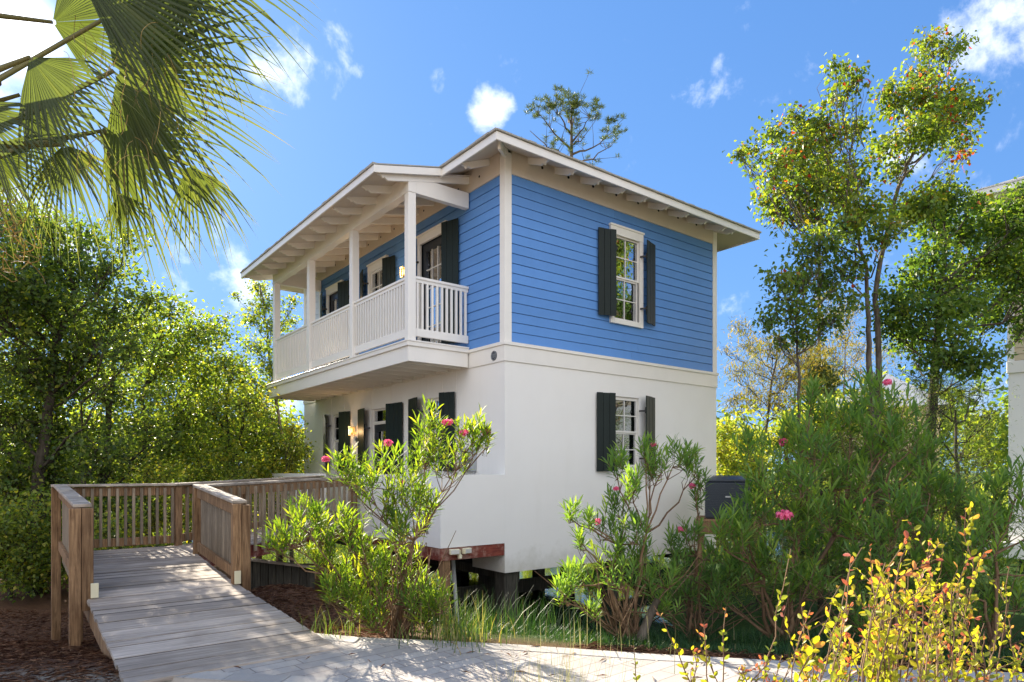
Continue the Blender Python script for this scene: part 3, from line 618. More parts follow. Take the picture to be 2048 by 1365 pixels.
# fixtures on the house that stand as things of their own
def fixture(name, u, v, z, rz=0, **k): p = hw(u, v, z); return empty(name, p, TH+rz, **k)
def lantern(u, v, z, label, low):
    t_ = fixture('wall_lantern', u, v, z, LR, label=label, cat='wall lamp', group='lit wall lanterns of the house')
    mb = MB(); mb.box((-.055, -.03, -.02), (.055, 0, .11)); mb.box((-.02, -.085, .07), (.02, -.03, .10)); mb.box((-.065, -.16, .085), (.065, -.035, .105)); mb.box((-.055, -.15, -.115), (.055, -.045, -.10))
    for x in (-.055, .045):
        for y in (-.15, -.055): mb.box((x, y, -.0999), (x+.01, y+.01, .0849))
    mb.build('lamp_bracket', M_REFL, t_)
    pl = bpy.data.lights.new('lamp_light', 'POINT'); pl.energy = 2.5; pl.color = (1, .62, .28); pl.shadow_soft_size = .05; po = bpy.data.objects.new('lamp_light', pl); link(po); po.parent = t_; po.location = (0, -.20, -.02)
    MB().box((-.043, -.138, -.09), (.043, -.057, .08)).build('lamp_glass', M_LAMP, t_); MB().tube([(0, -.0975, -.04), (0, -.0975, .05)], .02, 10).build('bulb', M_BULB, t_)
lantern(-.03, 3.42, 5.75, 'lit square lantern on the blue balcony wall beside the nearest balcony door', 0)
lantern(-.03, 5.92, 5.62, 'lit lantern on the blue balcony wall seen past the second balcony post', 0)
lantern(-.0, 6.13, 2.50, 'lit lantern on the white porch wall beneath the balcony', 1)
fl = fixture('flood_light', -.98, .0, .17, 0, label='cream twin head flood light fixed to the red beam under the porch', cat='flood light')
MB().tube([(0, 0, .0), (0, -.04, 0)], .05, 14).build('mounting_plate', M_REFL, fl)
for sx in (-1, 1):
    hd = MB(); hd.box((-.085, -.04, -.045), (.085, .03, .045)); h_ = hd.build('lamp_head', M_REFL, fl, bevel=.008, loc=(sx*.12, -.09, .02), rz=sx*.25)
    MB().box((-.07, -.046, -.032), (.07, -.0401, .032)).build('lens', M_BLIND, h_)
MB().tube([(0, -.035, -.02), (0, -.07, -.06), (0, -.075, -.10)], [.03, .042, .03], 12).build('motion_sensor', M_REFL, fl, smooth=True)
def digit(mb, ch, x, z, h, y=-.012, w=.006):
    segs = {'1': [((.5, 0), (.5, 1)), ((.5, 1), (.25, .8))], '0': [((0, 0), (0, 1)), ((0, 1), (.6, 1)), ((.6, 1), (.6, 0)), ((.6, 0), (0, 0))]}
    for a, b in segs[ch]: mb.bar((x+a[0]*h*.5, y, z+a[1]*h), (x+b[0]*h*.5, y, z+b[1]*h), .004, w, up=(0, 1, 0))
pq = fixture('house_number_plaque', -.022, .29, 3.545, LR, label='round dark plaque with number on the white band below the blue siding', cat='plaque')
MB().tube([(0, 0, 0), (0, -.012, 0)], .085, 28).build('plate', M_GREYM.copy() if False else M_ACM, pq)
mb = MB(); mb.tube([(.072*math.cos(a), -.013, .072*math.sin(a)) for a in np.linspace(0, 2*math.pi, 25)], .004, 5); mb.build('raised_rim', M_GREYM, pq)
mb = MB(); [digit(mb, '1', x, -.035, .07, -.014, .009) for x in (-.058, -.018, .022)]; mb.build('number', M_GREYM, pq)
p2q = fixture('house_number_plaque', 0, 6.05, 2.28, LR, label='small oval plaque on the porch wall under the lit lantern', cat='plaque')
mb = MB(); mb.tube([(0, 0, 0), (0, -.012, 0)], .06, 24); mb.build('plate', M_ACM, p2q); mb = MB(); mb.tube([(.05*math.cos(a), -.013, .05*math.sin(a)) for a in np.linspace(0, 2*math.pi, 20)], .004, 5); mb.build('raised_rim', M_GREYM, p2q)
eb = fixture('electrical_box', 0, 1.0, 1.50, LR, label='grey electrical box on the white porch wall near the corner', cat='utility box')
MB().box((-.28, -.12, 0), (.14, 0, .42)).build('box', M_GREYM, eb, bevel=.006); MB().box((-.265, -.128, .015), (.125, -.1201, .405)).build('cover', M_GREYM, eb); MB().tube([(.09, -.05, 0), (.09, -.05, -.25), (.09, -.02, -.5)], .018, 8).build('conduit', M_PIPE, eb)
ub = fixture('utility_box', 5.1, 0, .03, 0, label='small grey cover box low on the white wall behind the shrubs', cat='utility box')
MB().box((-.11, -.09, 0), (.11, 0, .22)).build('box', M_PIPE, ub, bevel=.006); MB().box((-.10, -.096, .012), (.10, -.0901, .208)).build('lid', M_PIPE, ub)
# ------------------------------------------------------------------ boardwalk
bw = empty('boardwalk', hw(-4.9, -1.0), TH, 'weathered timber boardwalk ramp with railings leading up to the porch', 'boardwalk')
MW = Matrix.Translation((4.9, 1.0, 0))
def bwbuild(mb, name, m_, bevel=0, parent=bw, loc=None):
    mb.v = [tuple(MW @ Vector(p)) for p in mb.v]; return mb.build(name, m_, parent, bevel)
def dz(v): return 0.012 if v < -3.75 else min(.36, .012+(v+3.75)*.0785)
A0, A1 = -6.22, -4.80
DG = MB(); mb = MB(); v = -3.86; k = 0
while v < 1.98:
    wdt = .138; t_ = R.random(); j = R.uniform(-.004, .004); z0, z1 = dz(v), dz(v+wdt)
    uR = A1 + (.0 if v > -1.2 else (-1.2-v)*.045 + .0); uL = A0 - .02
    if v > .72: uR = A1 + .05
    e = R.uniform(0, .012)
    mb.add([(uL-e, v, z0-.03+j), (uR+e, v, z0-.03+j), (uR+e, v+wdt, z1-.03+j), (uL-e, v+wdt, z1-.03+j), (uL-e, v, z0+j), (uR+e, v, z0+j), (uR+e, v+wdt, z1+j), (uL-e, v+wdt, z1+j)], [(0,3,2,1),(4,5,6,7),(0,1,5,4),(1,2,6,5),(2,3,7,6),(3,0,4,7)], t_)
    DG.box((uL, v+wdt-.001, z1-.028), (uR, v+wdt+.015, z1-.0015), .2)  # near-flush dark strips: shade of the board gaps put in as colour
    v += wdt+.014
# second run: quad between front line and back line
FA, FB = Vector((A1+.02, .72, 0)), Vector((-1.31, 3.16, 0)); BA, BB = Vector((A1+.02, 2.0, 0)), Vector((-1.31, 5.1, 0))
nseg = 28
for i in range(nseg):
    t0, t1 = (i+.02)/nseg, (i+.95)/nseg; z = .36+.085*(i/nseg)+R.uniform(-.002, .002); pts = [FA.lerp(FB, t0), FA.lerp(FB, t1), BA.lerp(BB, t1), BA.lerp(BB, t0)]
    mb.prism([(p.x, p.y) for p in pts], z-.03, z, R.random())
bwbuild(mb, 'deck', M_DECK); bwbuild(DG, 'gap_shade_strips', M_GAPSHADE)
def slat_rail(name, P, Q, zp, zq, hgt=.92, cap=True, pick=.04, gap=.085, out=Vector((0, 0, 0)), btm=.10, posts=(), solid=False, offs=0, drop=0.0):
    P, Q = Vector(P), Vector(Q); d = (Q-P); ln = d.length; d.normalize(); nrm = Vector((d.y, -d.x, 0)); Zf = lambda s_: zp+(zq-zp)*s_/ln
    pt = lambda s_, z: P+d*s_+Vector((0, 0, Zf(s_)+z))
    if cap:
        mb = MB(); mb.bar(pt(-.10, hgt+.018), pt(ln+.06, hgt+.018), .16, .036, .8); bwbuild(mb, 'rail_cap', M_RAILX, .005)
    mb = MB(); mb.bar(pt(0, hgt-.075)+nrm*offs, pt(ln, hgt-.075)+nrm*offs, .04, .135, .5)
    bwbuild(mb, 'rail_board', M_RAIL, .003); mb = MB()
    if btm: mb.bar(pt(0, btm)+nrm*offs, pt(ln, btm)+nrm*offs, .04, .12, .6); bwbuild(mb, 'rail_board', M_RAIL, .003)
    mb = MB(); s_ = .07; 
    while s_ < ln-.05:
        a = pt(s_, (btm-.05 if btm else -.10)-drop)+nrm*(offs+.041); b = pt(s_, hgt-.03)+nrm*(offs+.041); a.z += R.uniform(-.01, .01)
        mb.bar(a, b, pick, .036, None, up=tuple(nrm)); s_ += pick+gap
        if name != 'b2': bwbuild(mb, 'baluster', M_PICKET); mb = MB()
    if name == 'b2': bwbuild(mb, 'baluster_row', M_PICKET)['kind'] = 'stuff'
def post(u, v, zt, zb, w=.10, t_=None):
    mb = MB(); mb.box((u-w/2, v-w/2, zb), (u+w/2, v+w/2, zt), R.random() if t_ is None else t_); bwbuild(mb, 'post', M_RAIL, .005)
gzz = lambda u, v: gz(u, v) - .15
# left rail of the first run
slat_rail('l', (A0-.06, -1.12, 0), (A0-.06, 1.98, 0), dz(-1.12), .36, pick=.06, gap=.03, offs=.0, drop=.18)
post(A0-.02, -1.22, dz(-1.2)+.915, dz(-1.2)-.12); post(A0-.125, -1.22, dz(-1.2)+.915, gzz(A0, -1.2)); post(A0-.10, 2.06, 1.27, gzz(A0, 2.0), .11); post(A0+.06, -2.4, dz(-2.4)-.06, gzz(A0, -2.4), .09); post(A0-.02, -.2, dz(-.2)-.06, gzz(A0, -.2), .09)
# right rail (boards close together)
slat_rail('r', (A1+.04, -1.14, 0), (A1+.04, .68, 0), dz(-1.14), dz(.68), pick=.085, gap=.008, offs=-.02)
post(A1+.0, -1.24, dz(-1.2)+.915, dz(-1.2)+.0, .095, .7); post(A1+.10, -1.24, dz(-1.2)+.90, gzz(A1, -1.2), .095); post(A1+.02, .74, 1.27, gzz(A1, .7))
# back rail of the landing, then of the second run
slat_rail('b', (A0-.06, 2.0, 0), (A1, 2.02, 0), .36, .36, pick=.036, gap=.068, offs=-.02)
post(A1+.03, 2.04, 1.27, gzz(A1, 2.0)); 
slat_rail('b2', (A1, 2.03, 0), (BB.x, BB.y, 0), .36, .45, pick=.036, gap=.12, offs=-.02)
post(-3.1, 3.56, .38, gzz(-3.1, 3.56)); post(-1.40, 5.02, 1.36, gzz(-1.4, 5.0))
# front rail of the second run: balusters fixed outside the rim
slat_rail('f2', (A1+.1, .74, 0), (FB.x-.02, FB.y-.02, 0), .36, .45, pick=.038, gap=.145, btm=0, offs=.045)
post(-3.98, 1.32, 1.28, gzz(-3.98, 1.32), .11); post(-1.42, 3.06, 1.36, gzz(-1.42, 3.05), .11)
mb = MB(); mb.bar((FA.x, FA.y-.03, .25), (FB.x, FB.y-.03, .33), .045, .19, .5); mb.bar((BA.x, BA.y+.03, .23), (BB.x, BB.y+.03, .31), .045, .19, .5); bwbuild(mb, 'stringer', M_RED, .003)
mb = MB()
for u in (A0+.02, (A0+A1)/2, A1-.02): mb.bar((u, -3.72, -.105), (u, 1.98, .36-.135), .045, .19, .5)
bwbuild(mb, 'stringer', M_RAIL)
for (u, v) in ((A0+.0385, -1.274), (A1-.0, -1.2915)):
    mb = MB(); mb.box((u-.035, v-.016, dz(v)+.01), (u+.035, v, dz(v)+.16)); bwbuild(mb, 'post_light', M_REFL, .004)
# low plank wall holding the bank under the boardwalk
pw = empty('plank_wall', (-4.0, 12.2, -.72), .05, 'low dark wall of upright planks under the second boardwalk run', 'retaining wall')
mb = MB()
for k in range(9): mb.box((-.9+k*.14, 0, -.3), (-.9+k*.14+.13, .04, .62-.02*k+R.uniform(-.01, .01)))
mb.build('planks', M_PILE, pw, bevel=.004); MB().bar((-.93, -.03, .62), (.37, -.03, .45), .12, .04).build('top_board', M_RAILX, pw)
# ------------------------------------------------------------------ condenser on its wooden stand
ac = empty('air_conditioner', (4.40, 13.5, .55), -.30, 'dark boxy outdoor condenser on a wooden stand at the house corner', 'air conditioner')
mb = MB(); mb.box((-.43, -.43, .0), (.43, .43, .75)); 
mb.v = [(x, y, z) for x, y, z in mb.v]; mb.build('casing', M_ACM, ac, bevel=.03)
mb = MB()
for k in range(20): z = .05+k*.034; mb.box((-.40, -.444, z), (.40, -.431, z+.014)); mb.box((-.444, -.40, z), (-.431, .40, z+.014))
for x in (-.43, -.15, .13, .41): mb.box((x, -.452, .03), (x+.02, -.4441, .74))
mb.build('louvre', M_ACM, ac)
mb = MB(); mb.prism([(-.45, -.45), (.45, -.45), (.45, .45), (-.45, .45)], .751, .79); n_ = 20
mb.tube([(0, 0, .79), (0, 0, .85)], [.40, .30], n_); [mb.tube([(r*math.cos(a), r*math.sin(a), .86) for a in np.linspace(0, 2*math.pi, 25)], .005, 4) for r in (.28, .22, .16, .10)]; mb.build('fan_cap', M_ACM, ac)
MB().box((-.05, -.458, .43), (.05, -.453, .46)).build('badge', M_PIPE, ac)
st = empty('condenser_stand', (4.40, 13.5, float(ground_z(4.4, 13.5))), -.30, 'weathered wooden stand carrying the condenser beside the house', 'wooden stand'); zb = st.location.z
mb = MB()
for k in range(9): mb.box((-.62, -.62+k*.14, .51-zb), (.62, -.62+k*.14+.132, .55-zb-.001))
mb.build('platform', M_RAIL, st)
for (a, b) in (((-.60, -.60), (.60, -.60)), ((-.60, .60), (.60, .60)), ((-.60, -.56), (-.60, .56)), ((.60, -.56), (.60, .56))): MB().bar((*a, .38-zb), (*b, .38-zb), .045, .24).build('frame_beam', M_RAIL, st, bevel=.004)
for a in ((-.52, -.52), (.52, -.52), (-.52, .52), (.52, .52)): MB().box((a[0]-.06, a[1]-.06, -.3), (a[0]+.06, a[1]+.06, .509-zb)).build('leg', M_RAIL, st, bevel=.004)
# ------------------------------------------------------------------ foliage and bark
M_BARK = wood('bark', (.07, .055, .04), (.24, .20, .155), .95, (14, 14, 3), .4)
M_BARKD = wood('dark_bark', (.035, .028, .02), (.12, .10, .075), .95, (14, 14, 3), .4)
M_TWIG = wood('brown_stems', (.16, .085, .045), (.36, .235, .14), .85, (12, 12, 4), .5)
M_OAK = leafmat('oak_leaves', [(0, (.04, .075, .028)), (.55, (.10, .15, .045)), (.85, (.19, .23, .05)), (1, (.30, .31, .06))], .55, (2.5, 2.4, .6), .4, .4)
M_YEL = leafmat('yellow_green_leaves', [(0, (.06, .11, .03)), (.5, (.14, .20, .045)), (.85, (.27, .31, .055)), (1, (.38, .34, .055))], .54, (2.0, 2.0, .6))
M_TAL = leafmat('tallow_leaves', [(0, (.05, .11, .03)), (.45, (.13, .20, .04)), (.8, (.25, .29, .045)), (.93, (.30, .24, .03)), (.965, (.36, .13, .04)), (1, (.38, .05, .035))], .5, (2.0, 1.9, .5))
M_GRN = leafmat('deep_green_leaves', [(0, (.015, .045, .014)), (.6, (.04, .085, .022)), (1, (.12, .17, .03))], .42, (2.0, 2.0, .5))
M_WIL = leafmat('pale_yellow_leaves', [(0, (.10, .13, .03)), (.6, (.24, .22, .045)), (1, (.34, .25, .06))], .5, (1.5, 1.4, .5))
M_OLE = leafmat('oleander_leaves', [(0, (.04, .10, .03)), (.5, (.11, .19, .04)), (.85, (.22, .30, .05)), (1, (.36, .38, .06))], .5, (2.2, 2.1, .4), .5, .25)
M_OLD = leafmat('shaded_oleander_leaves', [(0, (.06, .13, .045)), (.5, (.14, .24, .07)), (.9, (.24, .34, .07)), (1, (.32, .40, .08))], .45, (2.1, 2.1, .5), .5, .25)  # oleander leaf copy for shaded shrubs, fill light put into its colour
M_ABE = leafmat('small_round_leaves', [(0, (.13, .19, .05)), (.40, (.30, .34, .03)), (.76, (.50, .45, .035)), (.84, (.56, .33, .08)), (.93, (.52, .19, .12)), (1, (.42, .12, .09))], .5, (1.6, 1.45, .6), .4)
M_PINK = leafmat('pink_petals', [(0, (.75, .07, .20)), (1, (.95, .28, .44))], .4, (1.2, 1, 1.1), .6)
M_PALM = leafmat('palm_blade', [(0, (.035, .05, .018)), (.5, (.07, .098, .032)), (.85, (.13, .145, .045)), (1, (.24, .20, .09))], .5, (2.1, 1.95, .7), .35, .4)
M_GRASS = leafmat('grass_blades', [(0, (.012, .04, .012)), (.6, (.03, .085, .022)), (.9, (.13, .20, .05)), (1, (.35, .28, .13))], .35, (1.7, 1.6, .5))
M_TUFT = leafmat('pale_grass', [(0, (.10, .13, .05)), (.6, (.28, .27, .13)), (1, (.46, .40, .24))], .4, (1.2, 1.2, .8))
M_STRAW = leafmat('pine_needles', [(0, (.09, .04, .025)), (.5, (.30, .155, .09)), (1, (.52, .33, .21))], .15, (1, 1, 1), .8, .2)
M_PINE = leafmat('pine_foliage', [(0, (.04, .07, .02)), (1, (.15, .19, .05))], .25, (1.6, 1.6, .6))
M_MOSS = leafmat('dry_fibres', [(0, (.20, .14, .05)), (1, (.52, .40, .16))], .45, (1.3, 1.2, .8))

def rpts(n): return unit(rng.normal(0, 1, (n, 3)))
class Crown:
    def __init__(s): s.p = []; s.d = []; s.t = []
    def put(s, p, d, t): s.p.append(p); s.d.append(d); s.t.append(t)
    def build(s, name, T, size, mat_, parent, wid=1.0, jit=.3, smooth=False):
        if not s.p: return None
        p = np.concatenate(s.p); d = np.concatenate(s.d); t = np.concatenate(s.t)
        return leaves(name, T, p - np.array(parent.location), d, size*(1+rng.uniform(-jit, jit, len(p))), np.clip(t, 0, 1), mat_, parent, wid=wid, smooth=smooth)
def tree(name, label, cat, trunk, clumps, Y, leaf=.08, T=T_HEART, lm=None, bark=None, dens=800, r0=.12, droop=.25, group=None, tint=(.5, .2), depth=1.0, gap=.16, limbr=.03, flat=.8, hot=None):
    # trunk: [(px,py,Y)], lowest first; clumps: (px,py,radius px[,depth offset m[,tint shift]])
    lm = lm or M_GRN; bark = bark or M_BARK
    TP = [at(*q) for q in trunk]; b = TP[0].copy(); b[2] = float(ground_z(b[0], b[1])) - .05; TP = [b] + TP[1:]
    root = empty(name, b, 0, label, cat, group); off = b
    tw = Twigs(); dense = []
    for a, c_ in zip(TP, TP[1:]): dense += [a + (c_-a)*t for t in np.linspace(0, 1, 6)[:-1]]
    dense.append(TP[-1]); dense = np.array(dense); dense[1:-1] += rng.normal(0, .006*np.linalg.norm(TP[-1]-TP[0])/3, dense[1:-1].shape)
    tw.path([p-off for p in dense], r0, r0*.28, 8)
    cr = Crown()
    for cl in clumps:
        px, py, rp = cl[:3]; dy = cl[3] if len(cl) > 3 else rng.uniform(-1, 1)*depth; ts = cl[4] if len(cl) > 4 else 0
        c_ = at(px, py, Y+dy); r = 1.26*rp/F*(Y+dy); rad = np.array([r, r*1.0, r*flat])
        hd = np.linalg.norm(dense[:, :2]-c_[:2], axis=1); want = c_[2]-.75*np.minimum(hd, 3)-.2; k = int(np.argmin(np.abs(dense[:, 2]-want) + .6*hd)); k = max(2, k)
        a = dense[k]; lb = curve(a, c_ - np.array([0, 0, .25*r]), (0, 0, -.12*np.linalg.norm(c_-a)), 7, .035); lr = min(limbr*.6*(.6+r), r0*.6)
        tw.path([p-off for p in lb], lr, lr*.3, 5)
        ntw = max(9, int(14+24*r)); nl = int(dens*r*r/ntw*4.6*(.065/leaf)**1.2) + 3
        src = np.array(lb[3:])
        for i in range(ntw):
            dr = rpts(1)[0]; dr[2] = dr[2]*.9+.1; e = c_ + dr*rad*rng.uniform(.35, 1.25); s_ = src[rng.integers(len(src))] if i % 2 else c_+dr*rad*.1
            tp = np.array(curve(s_, e, rng.normal(0, .08*r, 3), 4, .07)); tw.path([p-off for p in tp], lr*.25+.003, .003, 3)
            u = rng.uniform(.25, 1.05, nl)**.8; j = np.clip((u*3).astype(int), 0, 2); fr_ = (u*3-j)[:, None]; p = tp[j]*(1-fr_)+tp[j+1]*fr_
            p = p + rng.normal(0, gap*r*1.15+.03, (nl, 3))*np.array([1, 1, .7])
            d = unit(tp[-1]-tp[0])[None]*.5 + rng.normal(0, .6, (nl, 3)); d[:, 2] -= droop
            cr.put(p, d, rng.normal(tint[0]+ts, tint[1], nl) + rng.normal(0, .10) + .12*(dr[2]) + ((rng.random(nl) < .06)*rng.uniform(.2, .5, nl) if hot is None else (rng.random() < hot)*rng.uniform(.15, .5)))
    tw.mb.build('trunk', bark, root, smooth=True)
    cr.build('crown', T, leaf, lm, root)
    return root
G_L = 'trees on the left bank'
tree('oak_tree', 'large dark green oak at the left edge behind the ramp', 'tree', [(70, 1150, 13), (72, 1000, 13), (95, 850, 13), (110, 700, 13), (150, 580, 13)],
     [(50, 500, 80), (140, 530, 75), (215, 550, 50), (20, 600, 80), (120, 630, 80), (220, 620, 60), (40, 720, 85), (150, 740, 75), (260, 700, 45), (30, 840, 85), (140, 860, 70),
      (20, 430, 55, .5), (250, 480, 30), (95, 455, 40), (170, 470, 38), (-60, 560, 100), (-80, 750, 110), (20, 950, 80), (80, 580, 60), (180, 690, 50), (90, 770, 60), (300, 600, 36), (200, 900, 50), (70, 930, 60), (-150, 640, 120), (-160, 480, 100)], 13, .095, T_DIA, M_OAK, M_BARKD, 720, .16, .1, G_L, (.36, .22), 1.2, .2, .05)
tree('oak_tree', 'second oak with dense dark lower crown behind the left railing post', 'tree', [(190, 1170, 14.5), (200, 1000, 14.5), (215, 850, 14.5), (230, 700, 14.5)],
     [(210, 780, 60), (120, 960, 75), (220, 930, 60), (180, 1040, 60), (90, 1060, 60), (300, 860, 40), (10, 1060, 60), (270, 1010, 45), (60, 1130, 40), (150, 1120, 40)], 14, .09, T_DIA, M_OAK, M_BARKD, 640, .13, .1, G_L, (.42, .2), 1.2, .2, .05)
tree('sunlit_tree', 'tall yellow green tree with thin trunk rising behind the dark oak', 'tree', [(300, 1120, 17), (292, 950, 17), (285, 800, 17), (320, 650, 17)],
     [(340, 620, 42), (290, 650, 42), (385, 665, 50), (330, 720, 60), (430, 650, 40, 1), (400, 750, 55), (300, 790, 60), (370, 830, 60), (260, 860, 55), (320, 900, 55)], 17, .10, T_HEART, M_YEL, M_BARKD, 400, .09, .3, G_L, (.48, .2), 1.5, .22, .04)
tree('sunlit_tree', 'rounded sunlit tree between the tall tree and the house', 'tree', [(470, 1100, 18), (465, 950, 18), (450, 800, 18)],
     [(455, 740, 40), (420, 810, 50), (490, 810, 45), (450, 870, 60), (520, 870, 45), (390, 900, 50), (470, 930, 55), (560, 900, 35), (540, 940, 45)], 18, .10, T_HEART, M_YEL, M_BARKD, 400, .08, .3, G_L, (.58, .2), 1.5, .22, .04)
tree('slender_tree', 'slender open tree standing clear beside the balcony end', 'tree', [(585, 1080, 20), (570, 900, 20), (545, 760, 20), (530, 640, 20), (520, 570, 20)],
     [(518, 575, 20), (530, 610, 28), (505, 635, 20), (545, 650, 26), (560, 690, 24), (515, 690, 24), (540, 735, 28), (480, 735, 22), (505, 770, 32), (555, 780, 26), (450, 720, 10), (590, 600, 10), (580, 640, 14), (470, 590, 6), (530, 830, 35)], 20, .085, T_HEART, M_YEL, M_BARK, 520, .07, .35, G_L, (.55, .22), .8, .2, .03)
def shrub(label, px, py, Y, blobs, **k): return tree('understory_shrub', label, 'shrub', [(px, 1150, Y), (px+3, py, Y)], blobs, Y, **k)
tree('sunlit_tree', 'broad hazy green tree farthest back between the oak and the slender tree', 'tree', [(380, 1080, 22), (375, 950, 22), (380, 800, 22)],
     [(270, 700, 40), (330, 700, 42), (390, 720, 45), (440, 720, 45), (300, 760, 45), (370, 790, 48), (440, 790, 48), (500, 800, 45), (340, 850, 50), (410, 860, 50), (480, 870, 50), (550, 860, 40), (600, 880, 35), (300, 920, 50), (380, 930, 50), (460, 940, 50), (540, 930, 48), (600, 950, 40)], 22, .12, T_HEART, M_YEL, M_BARKD, 320, .1, .3, G_L, (.45, .2), 1.5, .24, .04)
tree('sunlit_tree', 'yellowish tree behind the dark oaks, showing through their gaps', 'tree', [(110, 1080, 20), (110, 950, 20), (115, 800, 20)],
     [(20, 640, 50), (100, 620, 50), (180, 640, 50), (240, 660, 45), (40, 740, 55), (130, 740, 55), (220, 750, 50), (30, 840, 55), (110, 850, 55), (200, 850, 50), (60, 950, 55), (150, 960, 55), (240, 960, 50), (20, 1040, 50), (110, 1050, 50), (210, 1060, 50)], 20, .12, T_HEART, M_YEL, M_BARKD, 260, .1, .3, G_L, (.5, .2), 1.5, .24, .04)
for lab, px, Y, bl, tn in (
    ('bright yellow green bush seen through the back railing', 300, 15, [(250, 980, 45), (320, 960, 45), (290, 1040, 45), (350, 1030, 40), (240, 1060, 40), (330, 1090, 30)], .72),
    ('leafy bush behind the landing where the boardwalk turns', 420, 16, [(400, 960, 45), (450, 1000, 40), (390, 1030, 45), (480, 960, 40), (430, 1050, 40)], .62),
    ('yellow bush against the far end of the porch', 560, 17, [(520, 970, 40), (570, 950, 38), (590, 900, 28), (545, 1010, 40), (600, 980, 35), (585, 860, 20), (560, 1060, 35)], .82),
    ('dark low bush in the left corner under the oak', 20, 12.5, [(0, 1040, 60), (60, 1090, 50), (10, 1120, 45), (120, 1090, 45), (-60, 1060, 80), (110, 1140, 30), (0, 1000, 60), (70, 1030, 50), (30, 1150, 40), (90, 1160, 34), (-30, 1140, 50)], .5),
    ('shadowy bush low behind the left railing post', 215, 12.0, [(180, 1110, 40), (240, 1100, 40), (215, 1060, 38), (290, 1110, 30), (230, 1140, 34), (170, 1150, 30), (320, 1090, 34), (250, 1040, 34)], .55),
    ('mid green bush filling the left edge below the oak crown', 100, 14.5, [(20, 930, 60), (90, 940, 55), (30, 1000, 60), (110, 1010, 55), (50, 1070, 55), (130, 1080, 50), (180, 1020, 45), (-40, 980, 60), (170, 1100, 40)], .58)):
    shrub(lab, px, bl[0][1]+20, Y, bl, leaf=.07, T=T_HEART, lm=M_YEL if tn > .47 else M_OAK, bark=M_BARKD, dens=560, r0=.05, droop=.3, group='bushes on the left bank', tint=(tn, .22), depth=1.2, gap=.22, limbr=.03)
# right side
tree('tallow_tree', 'tall tallow tree with yellow and red leaves right of the house', 'tree', [(1752, 1080, 12), (1745, 900, 12), (1742, 760, 12), (1736, 640, 12), (1733, 540, 12), (1712, 460, 12)],
     [(1500, 302, 20), (1545, 262, 26), (1590, 225, 20), (1600, 300, 44), (1655, 282, 40), (1590, 375, 44), (1655, 372, 50), (1562, 420, 38), (1700, 142, 22), (1672, 130, 14), (1712, 165, 16), (1665, 195, 18), (1640, 240, 20), (1478, 312, 9), (1715, 250, 20), (1540, 345, 24), (1480, 305, 8),
      (1720, 330, 30), (1735, 420, 42), (1690, 440, 36), (1765, 460, 38), (1640, 340, 36), (1620, 430, 34), (1540, 400, 26), (1690, 380, 30), (1620, 260, 26), (1570, 330, 30)], 12, .08, T_HEART, M_TAL, M_BARK, 720, .08, .75, None, (.48, .18), .9, .19, .03, hot=.05)
t2 = tree('tallow_tree', 'second tallow stem with the highest crown in the picture', 'tree', [(1765, 1080, 12.4), (1757, 760, 12.4), (1752, 560, 12.4), (1795, 380, 12.4), (1830, 300, 12.4), (1880, 220, 12.4)],
     [(1858, 85, 26), (1915, 90, 18), (1885, 110, 18), (1840, 150, 30), (1850, 200, 42), (1900, 190, 38), (1945, 205, 28), (1965, 205, 12), (1800, 200, 36), (1775, 185, 22), (1870, 260, 46), (1915, 285, 26), (1930, 312, 13, 0, .35), (1820, 270, 34), (1770, 290, 26), (1900, 240, 36),
      (1790, 340, 22), (1820, 420, 42), (1860, 400, 36)], 12.4, .08, T_HEART, M_TAL, M_BARK, 700, .07, .75, None, (.48, .18), .9, .19, .03, hot=.04)
tree('tallow_tree', 'low spreading tallow tree close to the house wall, darker leaves', 'tree', [(1605, 1060, 11.3), (1600, 900, 11.3), (1598, 760, 11.3), (1590, 640, 11.3)],
     [(1650, 480, 40), (1610, 510, 36), (1560, 560, 32), (1640, 560, 42), (1700, 530, 34), (1580, 610, 40), (1650, 635, 40), (1540, 640, 18), (1695, 600, 30), (1590, 560, 30), (1610, 670, 28), (1560, 680, 16)], 11.3, .078, T_HEART, M_TAL, M_BARK, 540, .05, .7, None, (.38, .16), .8, .19, .03, hot=.02)
tree('broadleaf_tree', 'dense dark green tree in front of the neighbouring house', 'tree', [(1850, 1080, 12.6), (1862, 800, 12.6), (1880, 620, 12.6), (1890, 480, 12.6)],
     [(1850, 400, 36), (1895, 400, 38), (1870, 440, 40), (1930, 460, 44), (1980, 440, 44), (2035, 450, 50), (1860, 505, 44), (1960, 520, 50), (2030, 540, 60), (1830, 560, 40), (1795, 600, 38), (1860, 620, 52), (1925, 600, 50), (1990, 620, 44), (1820, 670, 44), (1895, 700, 50), (1950, 720, 44), (2055, 640, 30), (2100, 500, 80), (1780, 650, 34), (2060, 400, 40), (1960, 400, 22), (1910, 560, 40)], 12.6, .085, T_HEART, M_TAL, M_BARKD, 800, .12, .6, None, (.24, .16), 1.1, .19, .04, hot=.03)
tree('broadleaf_tree', 'shaded tree filling the gap below the dark crown at right', 'tree', [(1920, 1100, 12), (1915, 950, 12), (1910, 820, 12)],
     [(1840, 760, 44), (1900, 780, 48), (1960, 780, 40), (1870, 830, 50), (1930, 850, 50), (1980, 830, 24), (1860, 890, 50), (1930, 920, 50), (1975, 930, 24), (1800, 830, 40), (1890, 960, 50), (1950, 990, 34)], 12, .055, T_LANCE, M_OAK, M_BARKD, 900, .06, .3, None, (.5, .2), .9, .2, .03)
